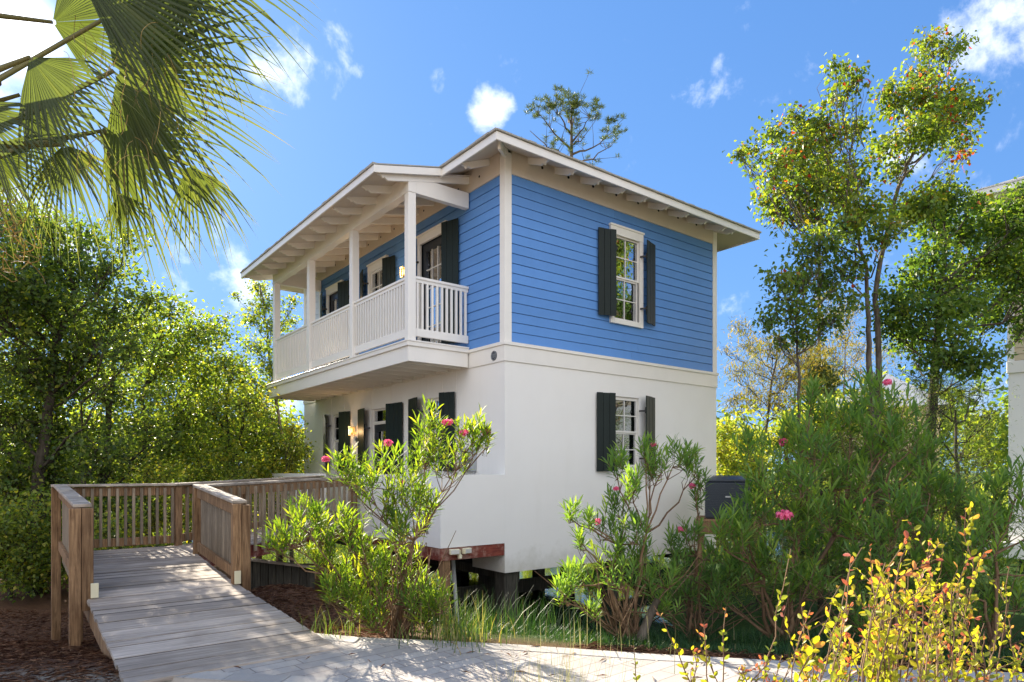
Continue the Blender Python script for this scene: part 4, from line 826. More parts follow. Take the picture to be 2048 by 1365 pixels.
tree('willow_tree', 'pale yellow willow like tree just right of the house corner', 'tree', [(1530, 1080, 20), (1525, 900, 20), (1545, 760, 20), (1560, 660, 20)],
     [(1475, 650, 18), (1500, 690, 26), (1545, 690, 34), (1590, 700, 34), (1520, 740, 32), (1570, 750, 38), (1620, 720, 34), (1475, 745, 24), (1500, 790, 34), (1560, 800, 38), (1465, 800, 22), (1610, 780, 26), (1450, 700, 9), (1640, 690, 24)], 20, .15, T_LANCE, M_WIL, M_BARK, 620, .07, .7, None, (.5, .25), 1.3, .24, .03)
tree('willow_tree', 'second pale yellow tree glimpsed between the tallow trunks', 'tree', [(1680, 1080, 22), (1685, 900, 22), (1690, 700, 22)],
     [(1660, 630, 20), (1700, 620, 24), (1690, 670, 26), (1720, 700, 26), (1665, 700, 22), (1705, 740, 30), (1780, 700, 25), (1650, 590, 14)], 22, .15, T_LANCE, M_WIL, M_BARK, 520, .06, .7, None, (.5, .25), 1.3, .24, .03)
for lab, px, Y, bl, tn in (
    ('yellow green bush touching the right corner of the white wall', 1470, 17, [(1450, 860, 24), (1490, 880, 30), (1460, 930, 34), (1520, 930, 34), (1440, 900, 20), (1545, 880, 30), (1500, 980, 34)], .75),
    ('yellow bush behind the large oleander', 1620, 18, [(1590, 850, 34), (1640, 830, 34), (1690, 840, 34), (1660, 880, 40), (1740, 800, 34), (1770, 850, 40)], .7)):
    shrub(lab, px, bl[0][1]+20, Y, bl, leaf=.075, T=T_HEART, lm=M_YEL, bark=M_BARKD, dens=900, r0=.05, droop=.3, group='bushes right of the house', tint=(tn, .2), depth=1.2, gap=.22, limbr=.03)
for lab, Y, bl, tn in (
    ('dark evergreen bush behind the largest oleander', 10.5, [(1640, 900, 50), (1590, 940, 50), (1600, 1080, 55), (1600, 1150, 55), (1680, 1140, 55), (1560, 1020, 50), (1740, 1150, 50), (1720, 900, 55), (1780, 880, 50), (1840, 920, 55), (1700, 980, 55), (1780, 980, 55), (1620, 1000, 50), (1860, 1010, 50), (1680, 1060, 50), (1780, 1070, 50), (1860, 1090, 50)], .4),
    ('dark bush in the shade behind the right edge oleander', 10.0, [(1930, 1010, 45), (1990, 1050, 40), (1940, 1100, 45), (1900, 1160, 45), (1980, 1180, 36), (1850, 1170, 45), (1760, 1160, 45)], .35),
    ('low bush behind the three stemmed oleander by the pilings', 10.5, [(1380, 1150, 34), (1430, 1180, 36), (1480, 1160, 40), (1530, 1120, 40), (1340, 1180, 30), (1560, 1180, 40), (1620, 1140, 45), (1500, 1080, 34)], .45)):
    shrub(lab, bl[0][0], bl[0][1]+20, Y, bl, leaf=.06, T=T_LANCE, lm=M_OAK, bark=M_BARKD, dens=2100, r0=.05, droop=.1, group='dark bushes right of the house', tint=(tn, .22), depth=.6, gap=.22, limbr=.03)
# trees outside the frame on the right: the windows mirror them
tree('mirrored_tree', 'leafy tree outside the frame, mirrored in the upper window', 'tree', [(3300, 1000, 9.5), (3320, 700, 9.5), (3330, 300, 9.5)],
     [(3300, 250, 120), (3420, 200, 110), (3180, 380, 110), (3350, 450, 120), (3520, 380, 120), (3250, 560, 110), (3450, 600, 110), (3150, 130, 80), (3600, 150, 90)], 9.5, .09, T_HEART, M_TAL, M_BARK, 420, .12, .6, None, (.4, .2), 1.5, .22, .04)
# pine behind the roof
def pine(label, px, Y, top, limbs, tufts, r0, tl=.22, base=1000):
    b = at(px, base, Y); b[2] = float(ground_z(b[0], b[1])); root = empty('pine_tree', b, 0, label, 'tree'); tw = Twigs()
    tw.path([np.zeros(3), (at(px-2, 600, Y)-b), (at(px, 300, Y)-b), (at(px, top, Y)-b)], r0, r0*.22, 8)
    P, Dd = [], []
    for (x0, y0, x1, y1) in limbs:
        dy = rng.uniform(-1.2, 1.2); a = at(x0, y0, Y); e = at(x1, y1, Y+dy); c_ = curve(a, e, (0, 0, -.12*np.linalg.norm(e-a)), 7, .03); tw.path([p-b for p in c_], r0*.34, r0*.08, 5)
        for i in range(7):
            s_ = np.array(c_[rng.integers(2, 7)]); e2 = s_ + rng.normal(0, .35, 3) + np.array([0, 0, .35]); tw.path([s_-b, (s_+e2)/2-b+rng.normal(0, .04, 3), e2-b], r0*.10, .006, 3); tufts.append((e2, .0))
    for t_ in tufts:
        c_ = at(t_[0], t_[1], Y+rng.uniform(-1, 1)) if not isinstance(t_[0], np.ndarray) else t_[0]
        k = int(t_[2]) if len(t_) > 2 else 1
        for j in range(k):
            q = c_ + (rng.normal(0, .22, 3) if k > 1 else 0); d = rpts(34); d[:, 2] = np.abs(d[:, 2])*.9+.1; P.append(np.repeat(q[None], 34, 0)+rng.normal(0, .03, (34, 3))); Dd.append(d)
    P = np.concatenate(P)-b; Dd = np.concatenate(Dd)
    tw.mb.build('trunk', M_BARK, root, smooth=True); leaves('crown', T_LANCE, P, Dd, tl*rng.uniform(.7, 1.2, len(P)), rng.random(len(P)), M_PINE, root, wid=.55)
pine('tall sparse pine rising above the roof behind the house', 1143, 30, 205,
     [(1143, 300, 1075, 225), (1143, 270, 1105, 215), (1143, 320, 1060, 262), (1143, 285, 1180, 235), (1143, 310, 1228, 262), (1143, 260, 1150, 215), (1143, 330, 1225, 290), (1143, 290, 1170, 275), (1143, 340, 1050, 290), (1143, 335, 1090, 300), (1143, 250, 1125, 210)],
     [(1104, 212, 12), (1110, 220, 8), (1145, 210, 16), (1150, 214, 10), (1182, 222, 9), (1192, 212, 7), (1226, 250, 9), (1236, 246, 5), (1065, 225, 8), (1070, 218, 4), (1218, 272, 6), (1125, 205, 3), (1170, 226, 4)], .17)
pine('small dark pine far off right of the house', 1640, 26, 728, [(1640, 780, 1610, 750), (1640, 770, 1668, 748), (1640, 760, 1630, 735), (1640, 790, 1665, 775), (1640, 790, 1615, 778)],
     [(1640, 735, 18), (1625, 745, 16), (1655, 750, 18), (1640, 760, 20), (1615, 765, 14), (1665, 770, 14), (1640, 785, 18), (1650, 775, 14)], .10, .3)
# ------------------------------------------------------------------ palm overhead
pal = empty('palm_tree', (-3.3, 3.6, 0), 0, 'fan palm hanging over the upper left with broad backlit fronds', 'palm tree'); PO = np.array([-3.3, 3.6, 0])
tb = MB(); tb.tube([(0, 0, -.1), (.03, 0, 1.5), (.0, 0, 3.2), (.05, 0, 4.3)], [.24, .19, .20, .17], 14)
tb.build('trunk', M_BARK, pal, smooth=True)
bt = MB()
for k in range(70):
    z = 1.3+k*.043; a = k*2.4; c_, s_ = math.cos(a), math.sin(a); bt.bar((.17*c_, .17*s_, z), (.40*c_, .40*s_, z+.32), .08, .035, None)
bt.build('boots', M_TWIG, pal)
def frond(hx, hy, Y, ang, Rr, spread, nseg=46, tilt=.25, droop=.25, pet=None, split=.36, tn=.45, dry=0.0):
    hub = at(hx, hy, Y); a = math.radians(ang); A = Vector((math.cos(a), tilt*.6, math.sin(a))).normalized(); Nn = Vector((rng.normal(0, .15), -1, -.15)); B = A.cross(Nn).normalized(); Nn = B.cross(A)
    V, Q, tt = [], [], []; st = np.array([0.03, .18, split*.75, split, .58, .72, .86, 1.0]); sp_ = math.radians(spread); da = 2*sp_/nseg
    for i in range(nseg):
        th = -sp_ + (i+.5)*da; L_ = Rr*(1-.22*(abs(th)/max(sp_, .1))**2)*rng.uniform(.88, 1.06); bend = rng.normal(0, .10); dr_ = droop*rng.uniform(.5, 1.8); tv = rng.normal(tn, .14) + dry
        base = len(V); fold = .32 if rng.random() < .9 else .8; stwist = rng.normal(0, .25)
        for s_ in st:
            r = s_*L_; th_ = th + bend*max(0, s_-split)**1.5; dirv = A*math.cos(th_) + B*math.sin(th_)
            c_ = Vector(hub) + dirv*r*.93 + Nn*(-.28*r*abs(math.sin(th))*.6 + .10*r*math.cos(th)) ; c_.z -= dr_*Rr*max(0, s_-.45)**2*1.6; c_.z -= .06*r
            w = 2*r*math.tan(da/2)*.5*1.04 if s_ <= split else 2*split*L_*math.tan(da/2)*.5*(1-(s_-split)/(1-split))**.85
            tan_ = (-A*math.sin(th_) + B*math.cos(th_)); tw_ = stwist*max(0, s_-split)*2; side = tan_*math.cos(tw_) + Nn*math.sin(tw_)
            V += [c_ + side*w + Nn*(-fold*w), c_ + Nn*fold*w*1.2, c_ - side*w + Nn*(-fold*w)]; tt += [tv+.25*(s_ > .8)]*3
        for k in range(len(st)-1):
            b_ = base+3*k; Q += [(b_, b_+1, b_+4, b_+3), (b_+1, b_+2, b_+5, b_+4)]
    fo = npmesh('frond', np.array([tuple(v) for v in V]) - PO, Q, np.clip(tt, 0, 1), M_PALM, pal)
    if pet:
        m_ = MB(); p = [at(*q)-PO for q in pet] + [hub-PO]; m_.tube(p, [.020]*(len(p)-1)+[.010], 7); m_.build('petiole', M_PETI, fo, smooth=True)
    return fo
M_PETI = paint('petiole_green', (.16, .15, .055), .5, .2, 20, .05)
frond(228, 142, 3.6, 8, 1.03, 92, 56, .1, .22, [(-300, 330, 3.5), (-100, 290, 3.5), (40, 235, 3.55)])
frond(232, 160, 3.72, -66, .84, 46, 20, .3, .5)
frond(205, 262, 4.0, -34, .98, 60, 28, .2, .30, [(-300, 380, 3.5), (-60, 330, 3.7), (80, 285, 3.9)])
frond(128, 290, 3.55, -84, .56, 70, 22, .1, .5, [(-300, 300, 3.5), (0, 290, 3.5)])
frond(60, 115, 3.35, -52, .66, 60, 28, .2, .4, [(-300, 260, 3.5), (-80, 170, 3.4)], tn=.3)
frond(150, -70, 3.3, -6, 1.18, 62, 40, .1, .1, [(-100, -150, 3.4)], tn=.3)
frond(105, 45, 3.9, 12, .78, 70, 34, .1, .15, [(-100, 20, 3.8)], tn=.25)
frond(40, 190, 3.9, -38, .80, 55, 26, .1, .4, [(-200, 260, 3.7)], tn=.3)
frond(-30, 300, 3.8, -30, .62, 60, 26, .1, .4, [(-200, 340, 3.7)], tn=.35)
frond(376, 330, 4.2, -66, .62, 48, 20, .1, .35, [(205, 262, 4.0)])
frond(238, 385, 4.1, -74, .40, 56, 20, .1, .3, [(205, 262, 4.0)])
frond(-60, 215, 3.4, -46, .62, 60, 26, .1, .5, [(-300, 330, 3.5)], tn=.35)
frond(320, -110, 3.5, -18, 1.0, 66, 40, .1, .2, [(150, -260, 3.5)], tn=.3)
frond(240, 20, 3.9, -20, .90, 60, 34, .1, .3, [(-300, 330, 3.5)], tn=.35)
m_ = MB()
for i in range(130):
    if i < 80: x, y = rng.normal(5, 42), rng.uniform(370, 540); a = at(x, y, rng.uniform(3.3, 3.8))-PO; e = a+rng.normal(0, .05, 3)+np.array([.02, 0, -.06]); 
    else: x, y = rng.uniform(120, 420), rng.uniform(30, 330); a = at(x, y, rng.uniform(3.3, 3.5))-PO; e = a+rng.normal(0, .05, 3)+np.array([0, 0, -.22*rng.random()-.05])
    m_.tube(curve(a, e, rng.normal(0, .06, 3), 8, .008), [.0016]*7+[.0007] if i >= 80 else [.0022]*7+[.001], 3, rng.random())
m_.build('hanging_fibre', M_MOSS, pal)['kind'] = 'stuff'
# ------------------------------------------------------------------ oleanders
def oleander(label, bx, by, Y, clumps, mat_, leafn=.115, shoots=7, nst=10, flowers=(), spread=.28, dens=1.0, bare=6, tint=(.5, .22), stemr=.012, ln=(.16, .34), dry=0):
    b = at(bx, by, Y); b[2] = float(ground_z(b[0], b[1])); root = empty('oleander', b, 0, label, 'oleander shrub', 'oleanders in front of the house'); tw = Twigs(); P, Dd, Tt = [], [], []
    def shoot(s_, e, L_):
        d = unit((e-s_)); up = np.array([0, 0, 1.0]); d2 = unit(d*.7+up*.5+rng.normal(0, .22, 3)); tip = e + d2*L_*.25; st_ = tip-d2*L_
        tw.path([s_-b, (s_*.4+st_*.6)-b+rng.normal(0, .02, 3), st_-b, tip-b], .0045, .0022, 4)
        n = int(L_/.013*dens); ts = np.linspace(0, 1, n)+rng.normal(0, .02, n); base = st_[None]+d2[None]*(L_*ts)[:, None]
        x = unit(np.cross(d2, [0, .3, 1.0])); y = np.cross(d2, x); k = np.arange(n); a = k//3*1.05 + (k % 3)*2.094 + rng.normal(0, .25, n)
        rad = x[None]*np.cos(a)[:, None]+y[None]*np.sin(a)[:, None]; el = .75-.55*np.clip(ts, 0, 1)   # lower leaves spread, tip leaves upright
        dd = rad*np.sin(el+.25)[:, None] + d2[None]*np.cos(el+.25)[:, None]; P.append(base); Dd.append(dd); Tt.append(rng.normal(tint[0], tint[1]*.6, n)+rng.normal(0, .12)+.12*ts + (rng.random(n) < dry)*.6)
        return tip
    mains = []
    for i in range(max(4, len(clumps)//4)):
        q = clumps[(i*4) % len(clumps)]; tg = b + (at(q[0], q[1], Y)-b)*rng.uniform(.45, .62); s0 = b + rng.normal(0, .06, 3)*np.array([1, 1, 0]); M_ = curve(s0, tg, rng.normal(0, .04, 3), 6, .02); tw.path([p-b for p in M_], stemr*1.5, stemr*.9, 7); mains += M_[2:]
    mains = np.array(mains)
    for cl in clumps:
        px, py, rp = cl[:3]; dy = cl[3] if len(cl) > 3 else rng.uniform(-.35, .35); c_ = at(px, py, Y+dy); r = rp/F*(Y+dy)
        root_pt = c_-np.array([0, 0, r*.9]); dm = np.linalg.norm(mains-root_pt, axis=1) + (mains[:, 2] > root_pt[2]+.1)*2; s0 = mains[int(np.argmin(dm))] if dm.min() < 3 else b
        P1 = curve(s0, root_pt, (rng.normal(0, .04), rng.normal(0, .04), -.06*np.linalg.norm(root_pt-s0)), 6, .018); tw.path([p-b for p in P1], stemr*.8, stemr*.4, 6)
        for i in range(int(1.9*shoots*(.5+r*3))):
            dr = rpts(1)[0]; dr[2] = abs(dr[2])*1.2-.35; e = c_ + dr*r*rng.uniform(.35, 1.25); src = P1[-1] if i % 3 else P1[-2]; shoot(np.array(src), e, rng.uniform(*ln)*min(1, .5+r*1.6))
    for i in range(bare):
        e = b + np.array([rng.normal(0, spread), rng.normal(0, spread*.7), rng.uniform(.35, 1.0)]); tw.path([p-b for p in curve(b+rng.normal(0, .08, 3)*np.array([1, 1, 0]), e, rng.normal(0, .05, 3), 5, .02)], stemr*.7, .003, 4)
    tw.mb.build('stems', M_TWIG, root, smooth=True)
    P = np.concatenate(P)-b; Dd = np.concatenate(Dd); Tt = np.concatenate(Tt)
    leaves('leaves', T_LANCE, P, Dd, 1.15*leafn*rng.uniform(.65, 1.2, len(P)), np.clip(Tt, 0, 1), mat_, root, up=np.array([0, 0, 1.0])+rng.normal(0, .25, (len(P), 3)), wid=1.0)
    for (px, py, rp, dy) in flowers:
        c_ = at(px, py, Y+dy); r = rp/F*(Y+dy); n = int(16+rp*3); q = rpts(n)*r*rng.uniform(.4, 1, (n, 1)); q[:, 2] *= .6
        pp = np.repeat(q, 5, 0); ax = unit(q+np.array([0, -.3, .5])*r); a = np.tile(np.arange(5)*1.2566, n); x = np.repeat(unit(np.cross(ax, [0.1, 0, 1])), 5, 0); y = np.cross(np.repeat(ax, 5, 0), x)
        d = x*np.cos(a)[:, None]+y*np.sin(a)[:, None]+np.repeat(ax, 5, 0)*.35
        leaves('flower_cluster', T_ROUND, pp+(c_-b), d, .022*Y/6.5, rng.random(len(pp)), M_PINK, root, up=np.repeat(ax, 5, 0))
    return root
oleander('tall sunlit oleander with pink flowers between the boardwalk and the porch', 800, 1290, 6.25,
    [(860, 860, 40, .2), (930, 870, 40, .1), (900, 920, 42, .2), (970, 880, 20, .1), (850, 910, 34), (775, 940, 44, 0), (690, 935, 36, .1), (735, 960, 40), (820, 985, 40), (760, 1000, 44), (860, 1000, 22), (620, 1035, 38, -.2), (590, 1065, 36, -.2), (650, 1065, 34), (700, 1050, 32),
     (560, 1085, 26, -.2), (800, 1050, 44), (850, 1040, 26, .3), (730, 1090, 44), (650, 1110, 36), (790, 1110, 46), (700, 1150, 44), (760, 1170, 48, -.2), (820, 1170, 40), (840, 1200, 34, -.3), (885, 1200, 30, -.4), (860, 1240, 26, -.3), (700, 1210, 36, -.2), (750, 1230, 34, -.2), (660, 1180, 26)],
    M_OLE, .105, 6.5, bare=60, spread=.34, tint=(.55, .25), flowers=[(895, 845, 11, .1), (928, 866, 9, 0), (972, 864, 10, .1), (776, 886, 9, 0), (652, 918, 7, .1), (805, 965, 4, -.1)], dry=.02)
oleander('open oleander of three bare stems before the lower window', 1250, 1290, 6.6,
    [(1235, 930, 30, .1), (1290, 900, 20, .2), (1345, 905, 34, .2), (1390, 930, 28, .2), (1320, 930, 24), (1265, 965, 26), (1240, 1010, 32), (1215, 1050, 32), (1265, 1060, 32), (1225, 1100, 34), (1280, 1110, 30), (1140, 1025, 13), (1178, 1040, 11), (1165, 1080, 8), (1150, 1150, 26, -.2), (1125, 1180, 24, -.3), (1180, 1170, 26), (1240, 1150, 34), (1290, 1160, 32), (1330, 1150, 30), (1330, 1210, 24), (1190, 1220, 20, -.2), (1300, 945, 16)],
    M_OLD, .115, 5.0, bare=44, spread=.42, tint=(.5, .22), flowers=[(1307, 890, 4, .2), (1195, 1043, 7, 0), (1232, 978, 4, 0)], stemr=.014)
oleander('mid size oleander below the condenser stand', 1390, 1260, 7.4,
    [(1400, 960, 10), (1395, 1000, 14), (1380, 1070, 26), (1350, 1090, 24), (1400, 1120, 30), (1440, 1100, 28), (1350, 1130, 28), (1420, 1160, 30), (1370, 1180, 30), (1460, 1150, 28), (1440, 1200, 30)],
    M_OLD, .105, 5.0, bare=30, spread=.4, tint=(.35, .2), flowers=[(1385, 972, 6, 0), (1362, 1060, 9, -.1)])
oleander('largest oleander, a broad mass right of the house with pink flowers', 1570, 1270, 7.2,
    [(1620, 800, 26, .2), (1660, 830, 36, .2), (1740, 790, 44, .3), (1700, 840, 44), (1780, 820, 38), (1570, 880, 40), (1510, 890, 34), (1630, 880, 44), (1760, 880, 44), (1820, 870, 38), (1850, 900, 26), (1540, 950, 44), (1600, 960, 46), (1680, 940, 46), (1740, 950, 44), (1800, 940, 40),
     (1490, 1030, 30, -.2), (1520, 1010, 44, -.2), (1590, 1040, 46), (1660, 1020, 46), (1490, 1070, 42, -.3), (1440, 1060, 30, -.4), (1560, 1100, 46), (1640, 1090, 46), (1500, 1140, 42), (1580, 1170, 44), (1460, 1140, 34), (1640, 1160, 40), (1720, 1040, 44), (1700, 1120, 40)],
    M_OLD, .145, 4.6, dens=.75, bare=26, spread=.7, tint=(.45, .28), flowers=[(1570, 1030, 16, -.7), (1776, 765, 9, .1), (1566, 884, 9, 0), (1731, 1003, 8, -.2)], stemr=.018, ln=(.2, .42))
oleander('dark oleander right of the large one, behind the yellow shrub', 1780, 1290, 6.9,
    [(1800, 1000, 40), (1860, 960, 34), (1890, 990, 38), (1840, 1040, 44), (1780, 1060, 44), (1740, 1120, 40), (1820, 1110, 44), (1880, 1080, 44), (1760, 1180, 40), (1830, 1180, 40), (1700, 1220, 34), (1790, 1230, 36), (1880, 1160, 40), (1730, 1250, 30), (1860, 1230, 36)],
    M_OLD, .145, 4.4, dens=.75, bare=20, spread=.6, tint=(.36, .22), stemr=.016, ln=(.2, .4))
oleander('oleander at the right edge under the neighbouring house', 1990, 1290, 6.6,
    [(1990, 980, 34), (2035, 960, 34), (1960, 1030, 36), (2020, 1040, 40), (1950, 1090, 36), (2070, 1010, 60), (1990, 1130, 34), (1930, 1150, 32), (2040, 1190, 34), (1990, 1220, 36), (2080, 1100, 50), (1940, 1240, 30)],
    M_OLD, .14, 4.4, dens=.75, bare=14, spread=.6, tint=(.5, .22), stemr=.016, ln=(.2, .4))
stmp = at(1275, 1285, 6.45); stmp[2] = float(ground_z(stmp[0], stmp[1]))
so_ = empty('cut_stump', stmp, 0, 'leaning cut off shrub trunk with bare bark beside the three stemmed oleander', 'stump')
m_ = MB(); m_.tube([(0, 0, -.05), (.06, 0, .12), (.13, 0, .30), (.20, 0, .43)], [.06, .045, .04, .036], 10); m_.build('trunk', M_BARK, so_, smooth=True)
# ------------------------------------------------------------------ yellow shrub close to the viewer
ab = empty('glossy_abelia', (1.15, 2.25, 0), 0, 'yellow and red leaved shrub close up in the bottom right corner', 'garden shrub'); AO = np.array([1.15, 2.25, 0])
tw = Twigs(); P, Dd, Tt, Sz = [], [], [], []
def spray(bx, tx, ty, Y0, Y1, nl, sz=.026, bendx=0, redtip=.3, warm=0, side=0):
    b = at(bx, 1500, Y0); b[2] = max(b[2], .45); e = at(tx, ty, Y1); c_ = np.array(curve(b, e, (bendx, 0, .06), 9, .008)); tw.path([p-AO for p in c_], .0034, .0014, 5)
    ts = np.sort(rng.uniform(.02, 1, nl)); j = np.clip((ts*8).astype(int), 0, 7); f_ = (ts*8-j)[:, None]; p = c_[j]*(1-f_)+c_[j+1]*f_; ax = unit(c_[-1]-c_[0]); k = np.arange(nl)
    sd = unit(np.cross(ax, [0, 1, .2])); bk = np.cross(ax, sd); a = k*2.6+rng.normal(0, .4, nl); d = ax[None]*.75 + sd[None]*np.cos(a)[:, None] + bk[None]*np.sin(a)[:, None]*.7
    P.append(p); Dd.append(d); Sz.append(.95*sz*(1.15-.5*ts**3)*rng.uniform(.75, 1.25, nl)); Tt.append(.38+warm+rng.normal(0, .10, nl) + redtip*(ts > .84)*rng.uniform(.5, 1.6, nl) + (rng.random(nl) < .03)*.3)
    if side:
        for i in range(side):
            q = c_[rng.integers(3, 8)]; e2 = q+ax*rng.uniform(.04, .12)+rng.normal(0, .05, 3); tw.path([q-AO, (q+e2)/2-AO+rng.normal(0, .004, 3), e2-AO], .0018, .001, 4); n2 = 7; t2_ = np.linspace(.2, 1, n2)[:, None]
            P.append(q+(e2-q)*t2_); Dd.append(unit(e2-q)[None]*.8+rng.normal(0, .7, (n2, 3))); Sz.append(np.full(n2, sz*.8)*rng.uniform(.7, 1.2, n2)); Tt.append(.42+warm+rng.normal(0, .12, n2)+redtip*.9*(t2_[:, 0] > .8)+(rng.random() < .18)*.42)
spray(1430, 1308, 1212, 2.3, 2.35, 20, .028, 0, .35, .18); spray(1440, 1452, 1215, 2.2, 2.3, 18, .024, 0, .4, -.15); spray(1425, 1408, 1248, 2.1, 2.15, 14, .026, 0, .6, .05)
spray(1500, 1582, 1098, 2.15, 2.25, 24, .026, .02, .2, -.22); spray(1530, 1680, 1172, 2.0, 2.1, 20, .034, .04, .3, .12); spray(1600, 1724, 1096, 2.1, 2.2, 26, .026, .01, .15, -.2)
spray(1280, 1268, 1290, 2.6, 2.65, 12, .022, 0, .1, -.25); spray(1960, 1932, 1018, 2.0, 2.1, 34, .028, 0, .35, .0, 6); spray(1700, 1880, 1085, 2.0, 2.1, 28, .030, .02, .3, .12, 5); spray(1640, 1780, 1180, 2.1, 2.2, 22, .026, 0, .5, .12, 4); spray(1900, 1905, 1170, 1.9, 2.0, 24, .024, 0, .4, -.1, 5)
for i in range(62):
    tx = rng.choice([rng.uniform(1600, 2048), rng.normal(1790, 90)]); ty = rng.uniform(1190, 1350) if tx < 1740 else rng.uniform(1120, 1330); Y1 = rng.uniform(1.9, 2.7)
    spray(tx-rng.uniform(-20, 90), tx, ty, Y1-.1, Y1, int(rng.uniform(11, 18)), rng.uniform(.024, .034), rng.normal(0, .02), .35, rng.normal(.05, .10), 3)
for i in range(8): spray(rng.uniform(1380, 1600), rng.uniform(1380, 1600), rng.uniform(1290, 1350), 2.1, 2.2, 12, .022, 0, .3, .1, 2)
P = np.concatenate(P)-AO; tw.mb.build('stems', M_TWIG, ab, smooth=True)
leaves('leaves', T_ROUND, P, np.concatenate(Dd), np.concatenate(Sz), np.clip(np.concatenate(Tt), 0, 1), M_ABE, ab, up=np.array([0, -.8, .6])+rng.normal(0, .6, (len(P), 3)), wid=.92)
# ------------------------------------------------------------------ grasses and litter
def blades(name, X, Y, Z, h, w, tint, mat_, lean=.35, parent=None, off=None, segs=3, dirb=None):
    n = len(X); a = rng.uniform(0, 2*np.pi, n); ln = np.abs(rng.normal(lean, lean*.5, n)); dx, dy = np.cos(a)*ln, np.sin(a)*ln
    if dirb is not None: dx = dx+dirb[0]; dy = dy+dirb[1]
    sx, sy = -np.sin(a), np.cos(a); V = []
    for s_ in np.linspace(0, 1, segs+1):
        cx_ = X+dx*h*s_**2; cy_ = Y+dy*h*s_**2; cz_ = Z+h*s_*(1-.25*ln*s_); ww = w*(1-s_**1.5)*.5 + .0003
        V.append(np.stack([cx_-sx*ww, cy_-sy*ww, cz_], -1)); V.append(np.stack([cx_+sx*ww, cy_+sy*ww, cz_], -1))
    V = np.stack(V, 1); k = 2*(segs+1); q = np.array([(2*i, 2*i+1, 2*i+3, 2*i+2) for i in range(segs)]); Fc = (q[None]+(np.arange(n)*k)[:, None, None]).reshape(-1, 4)
    V = V.reshape(-1, 3)
    if off is not None: V = V-off
    return npmesh(name, V, Fc, np.repeat(np.clip(tint, 0, 1), k), mat_, parent)
n = 52000; X = rng.uniform(-1.0, 8.5, n); Y = far_y(X)+.22+rng.random(n)**1.3*4.6; keep = (X > .95+rng.normal(0, .5, n)) | (Y > far_y(X)+.55+rng.normal(0, .12, n)); keep &= (X > -.3+rng.normal(0, .35, n)) ; X, Y = X[keep], Y[keep]
clm = .6+.4*np.sin(3.1*X+1.3)*np.sin(2.7*Y+.4); hh = rng.uniform(.12, .36, len(X))*(.62+.38*sstep(1, 2.5, X))*clm*(.55+.45*sstep(.3, 1.6, Y-far_y(X)))
tag(blades('grass', X, Y, ground_z(X, Y)-.01, hh, .007, rng.normal(.4, .2, len(X)), M_GRASS, .5), 'long green grass on the slope between path and pond', kind='stuff')
def tuft(label, px, py, Y, n, hh, mat_, spread=.16, lean=.3, w=.004, tint=(.6, .2), name='grass_tuft', z=None, dirb=None, group=None):
    c_ = at(px, py, Y); c_[2] = 0 if z is None else z
    if z is None: c_[2] = float(ground_z(c_[0], c_[1]))
    r = empty(name, c_, 0, label, 'grass tuft', group); blades('leaves', rng.normal(0, spread, n), rng.normal(0, spread, n), np.zeros(n), rng.uniform(*hh, n), w, rng.normal(*tint, n), mat_, lean, r, dirb=dirb); return r
tuft('pale feathery grass tuft rising at the bottom of the picture centre', 1110, 1365, 3.1, 520, (.30, .72), M_TUFT, .13, .22, .0028, z=.0)
tuft('thin upright grass stalks at the centre path edge', 1200, 1300, 5.55, 40, (.15, .45), M_TUFT, .34, .12, .004, (.7, .2))
tuft('bright green grass clump at the foot of the sunlit oleander', 905, 1285, 5.95, 260, (.15, .5), M_GRASS, .20, .45, .008, (.85, .12))
tuft('small green grass sprigs left of the sunlit oleander', 672, 1270, 6.15, 60, (.12, .34), M_GRASS, .14, .4, .008, (.85, .12))
tuft('tall dark grass by the corner piling', 985, 1250, 7.6, 260, (.25, .5), M_GRASS, .42, .4, .008, (.45, .2))
tuft('tall grass before the right pilings', 1110, 1240, 7.8, 260, (.25, .5), M_GRASS, .42, .4, .008, (.4, .2))
n = 46000; X = np.concatenate([rng.uniform(-9.5, -2.6, 30000), rng.uniform(-4.6, -1.2, 10000), rng.uniform(.6, 6.5, 6000)]); Y = np.concatenate([4.3+rng.random(30000)**1.5*7, 5.6+rng.random(10000)*5, np.zeros(6000)])
Y[40000:] = far_y(X[40000:])+.02+np.abs(rng.normal(0, .13, 6000)); k_ = ~((X > -2.9) & (Y < far_y(X)+.01)) & ~((X < -2.9) & (X > -4.9) & (Y < 6.0+(-2.9-X)*1.0) & (Y > 5.2+(-2.9-X)*1.1)); X, Y = X[k_], Y[k_]; n0 = len(X); Zg = ground_z(X, Y)+rng.uniform(.0, .025, n0)
qx = rng.uniform(-2.6, 5, 110); qy = near_y(qx)+rng.random(110)**.5*(far_y(qx)-near_y(qx)); X = np.concatenate([X, qx]); Y = np.concatenate([Y, qy]); Zg = np.concatenate([Zg, np.full(110, .009)])
n = len(X)
a = rng.uniform(0, np.pi*2, n); d = np.stack([np.cos(a), np.sin(a), rng.normal(0, .12, n)*(np.arange(n) < n0)], -1)
ns = leaves('pine_straw', T_DIA, np.stack([X, Y, Zg], -1), d, rng.uniform(.05, .13, n), rng.random(n), M_STRAW, None, up=np.tile([0, 0, 1.0], (n, 1)), wid=.045)
tag(ns, 'brown fallen pine needles covering the soil', kind='stuff')
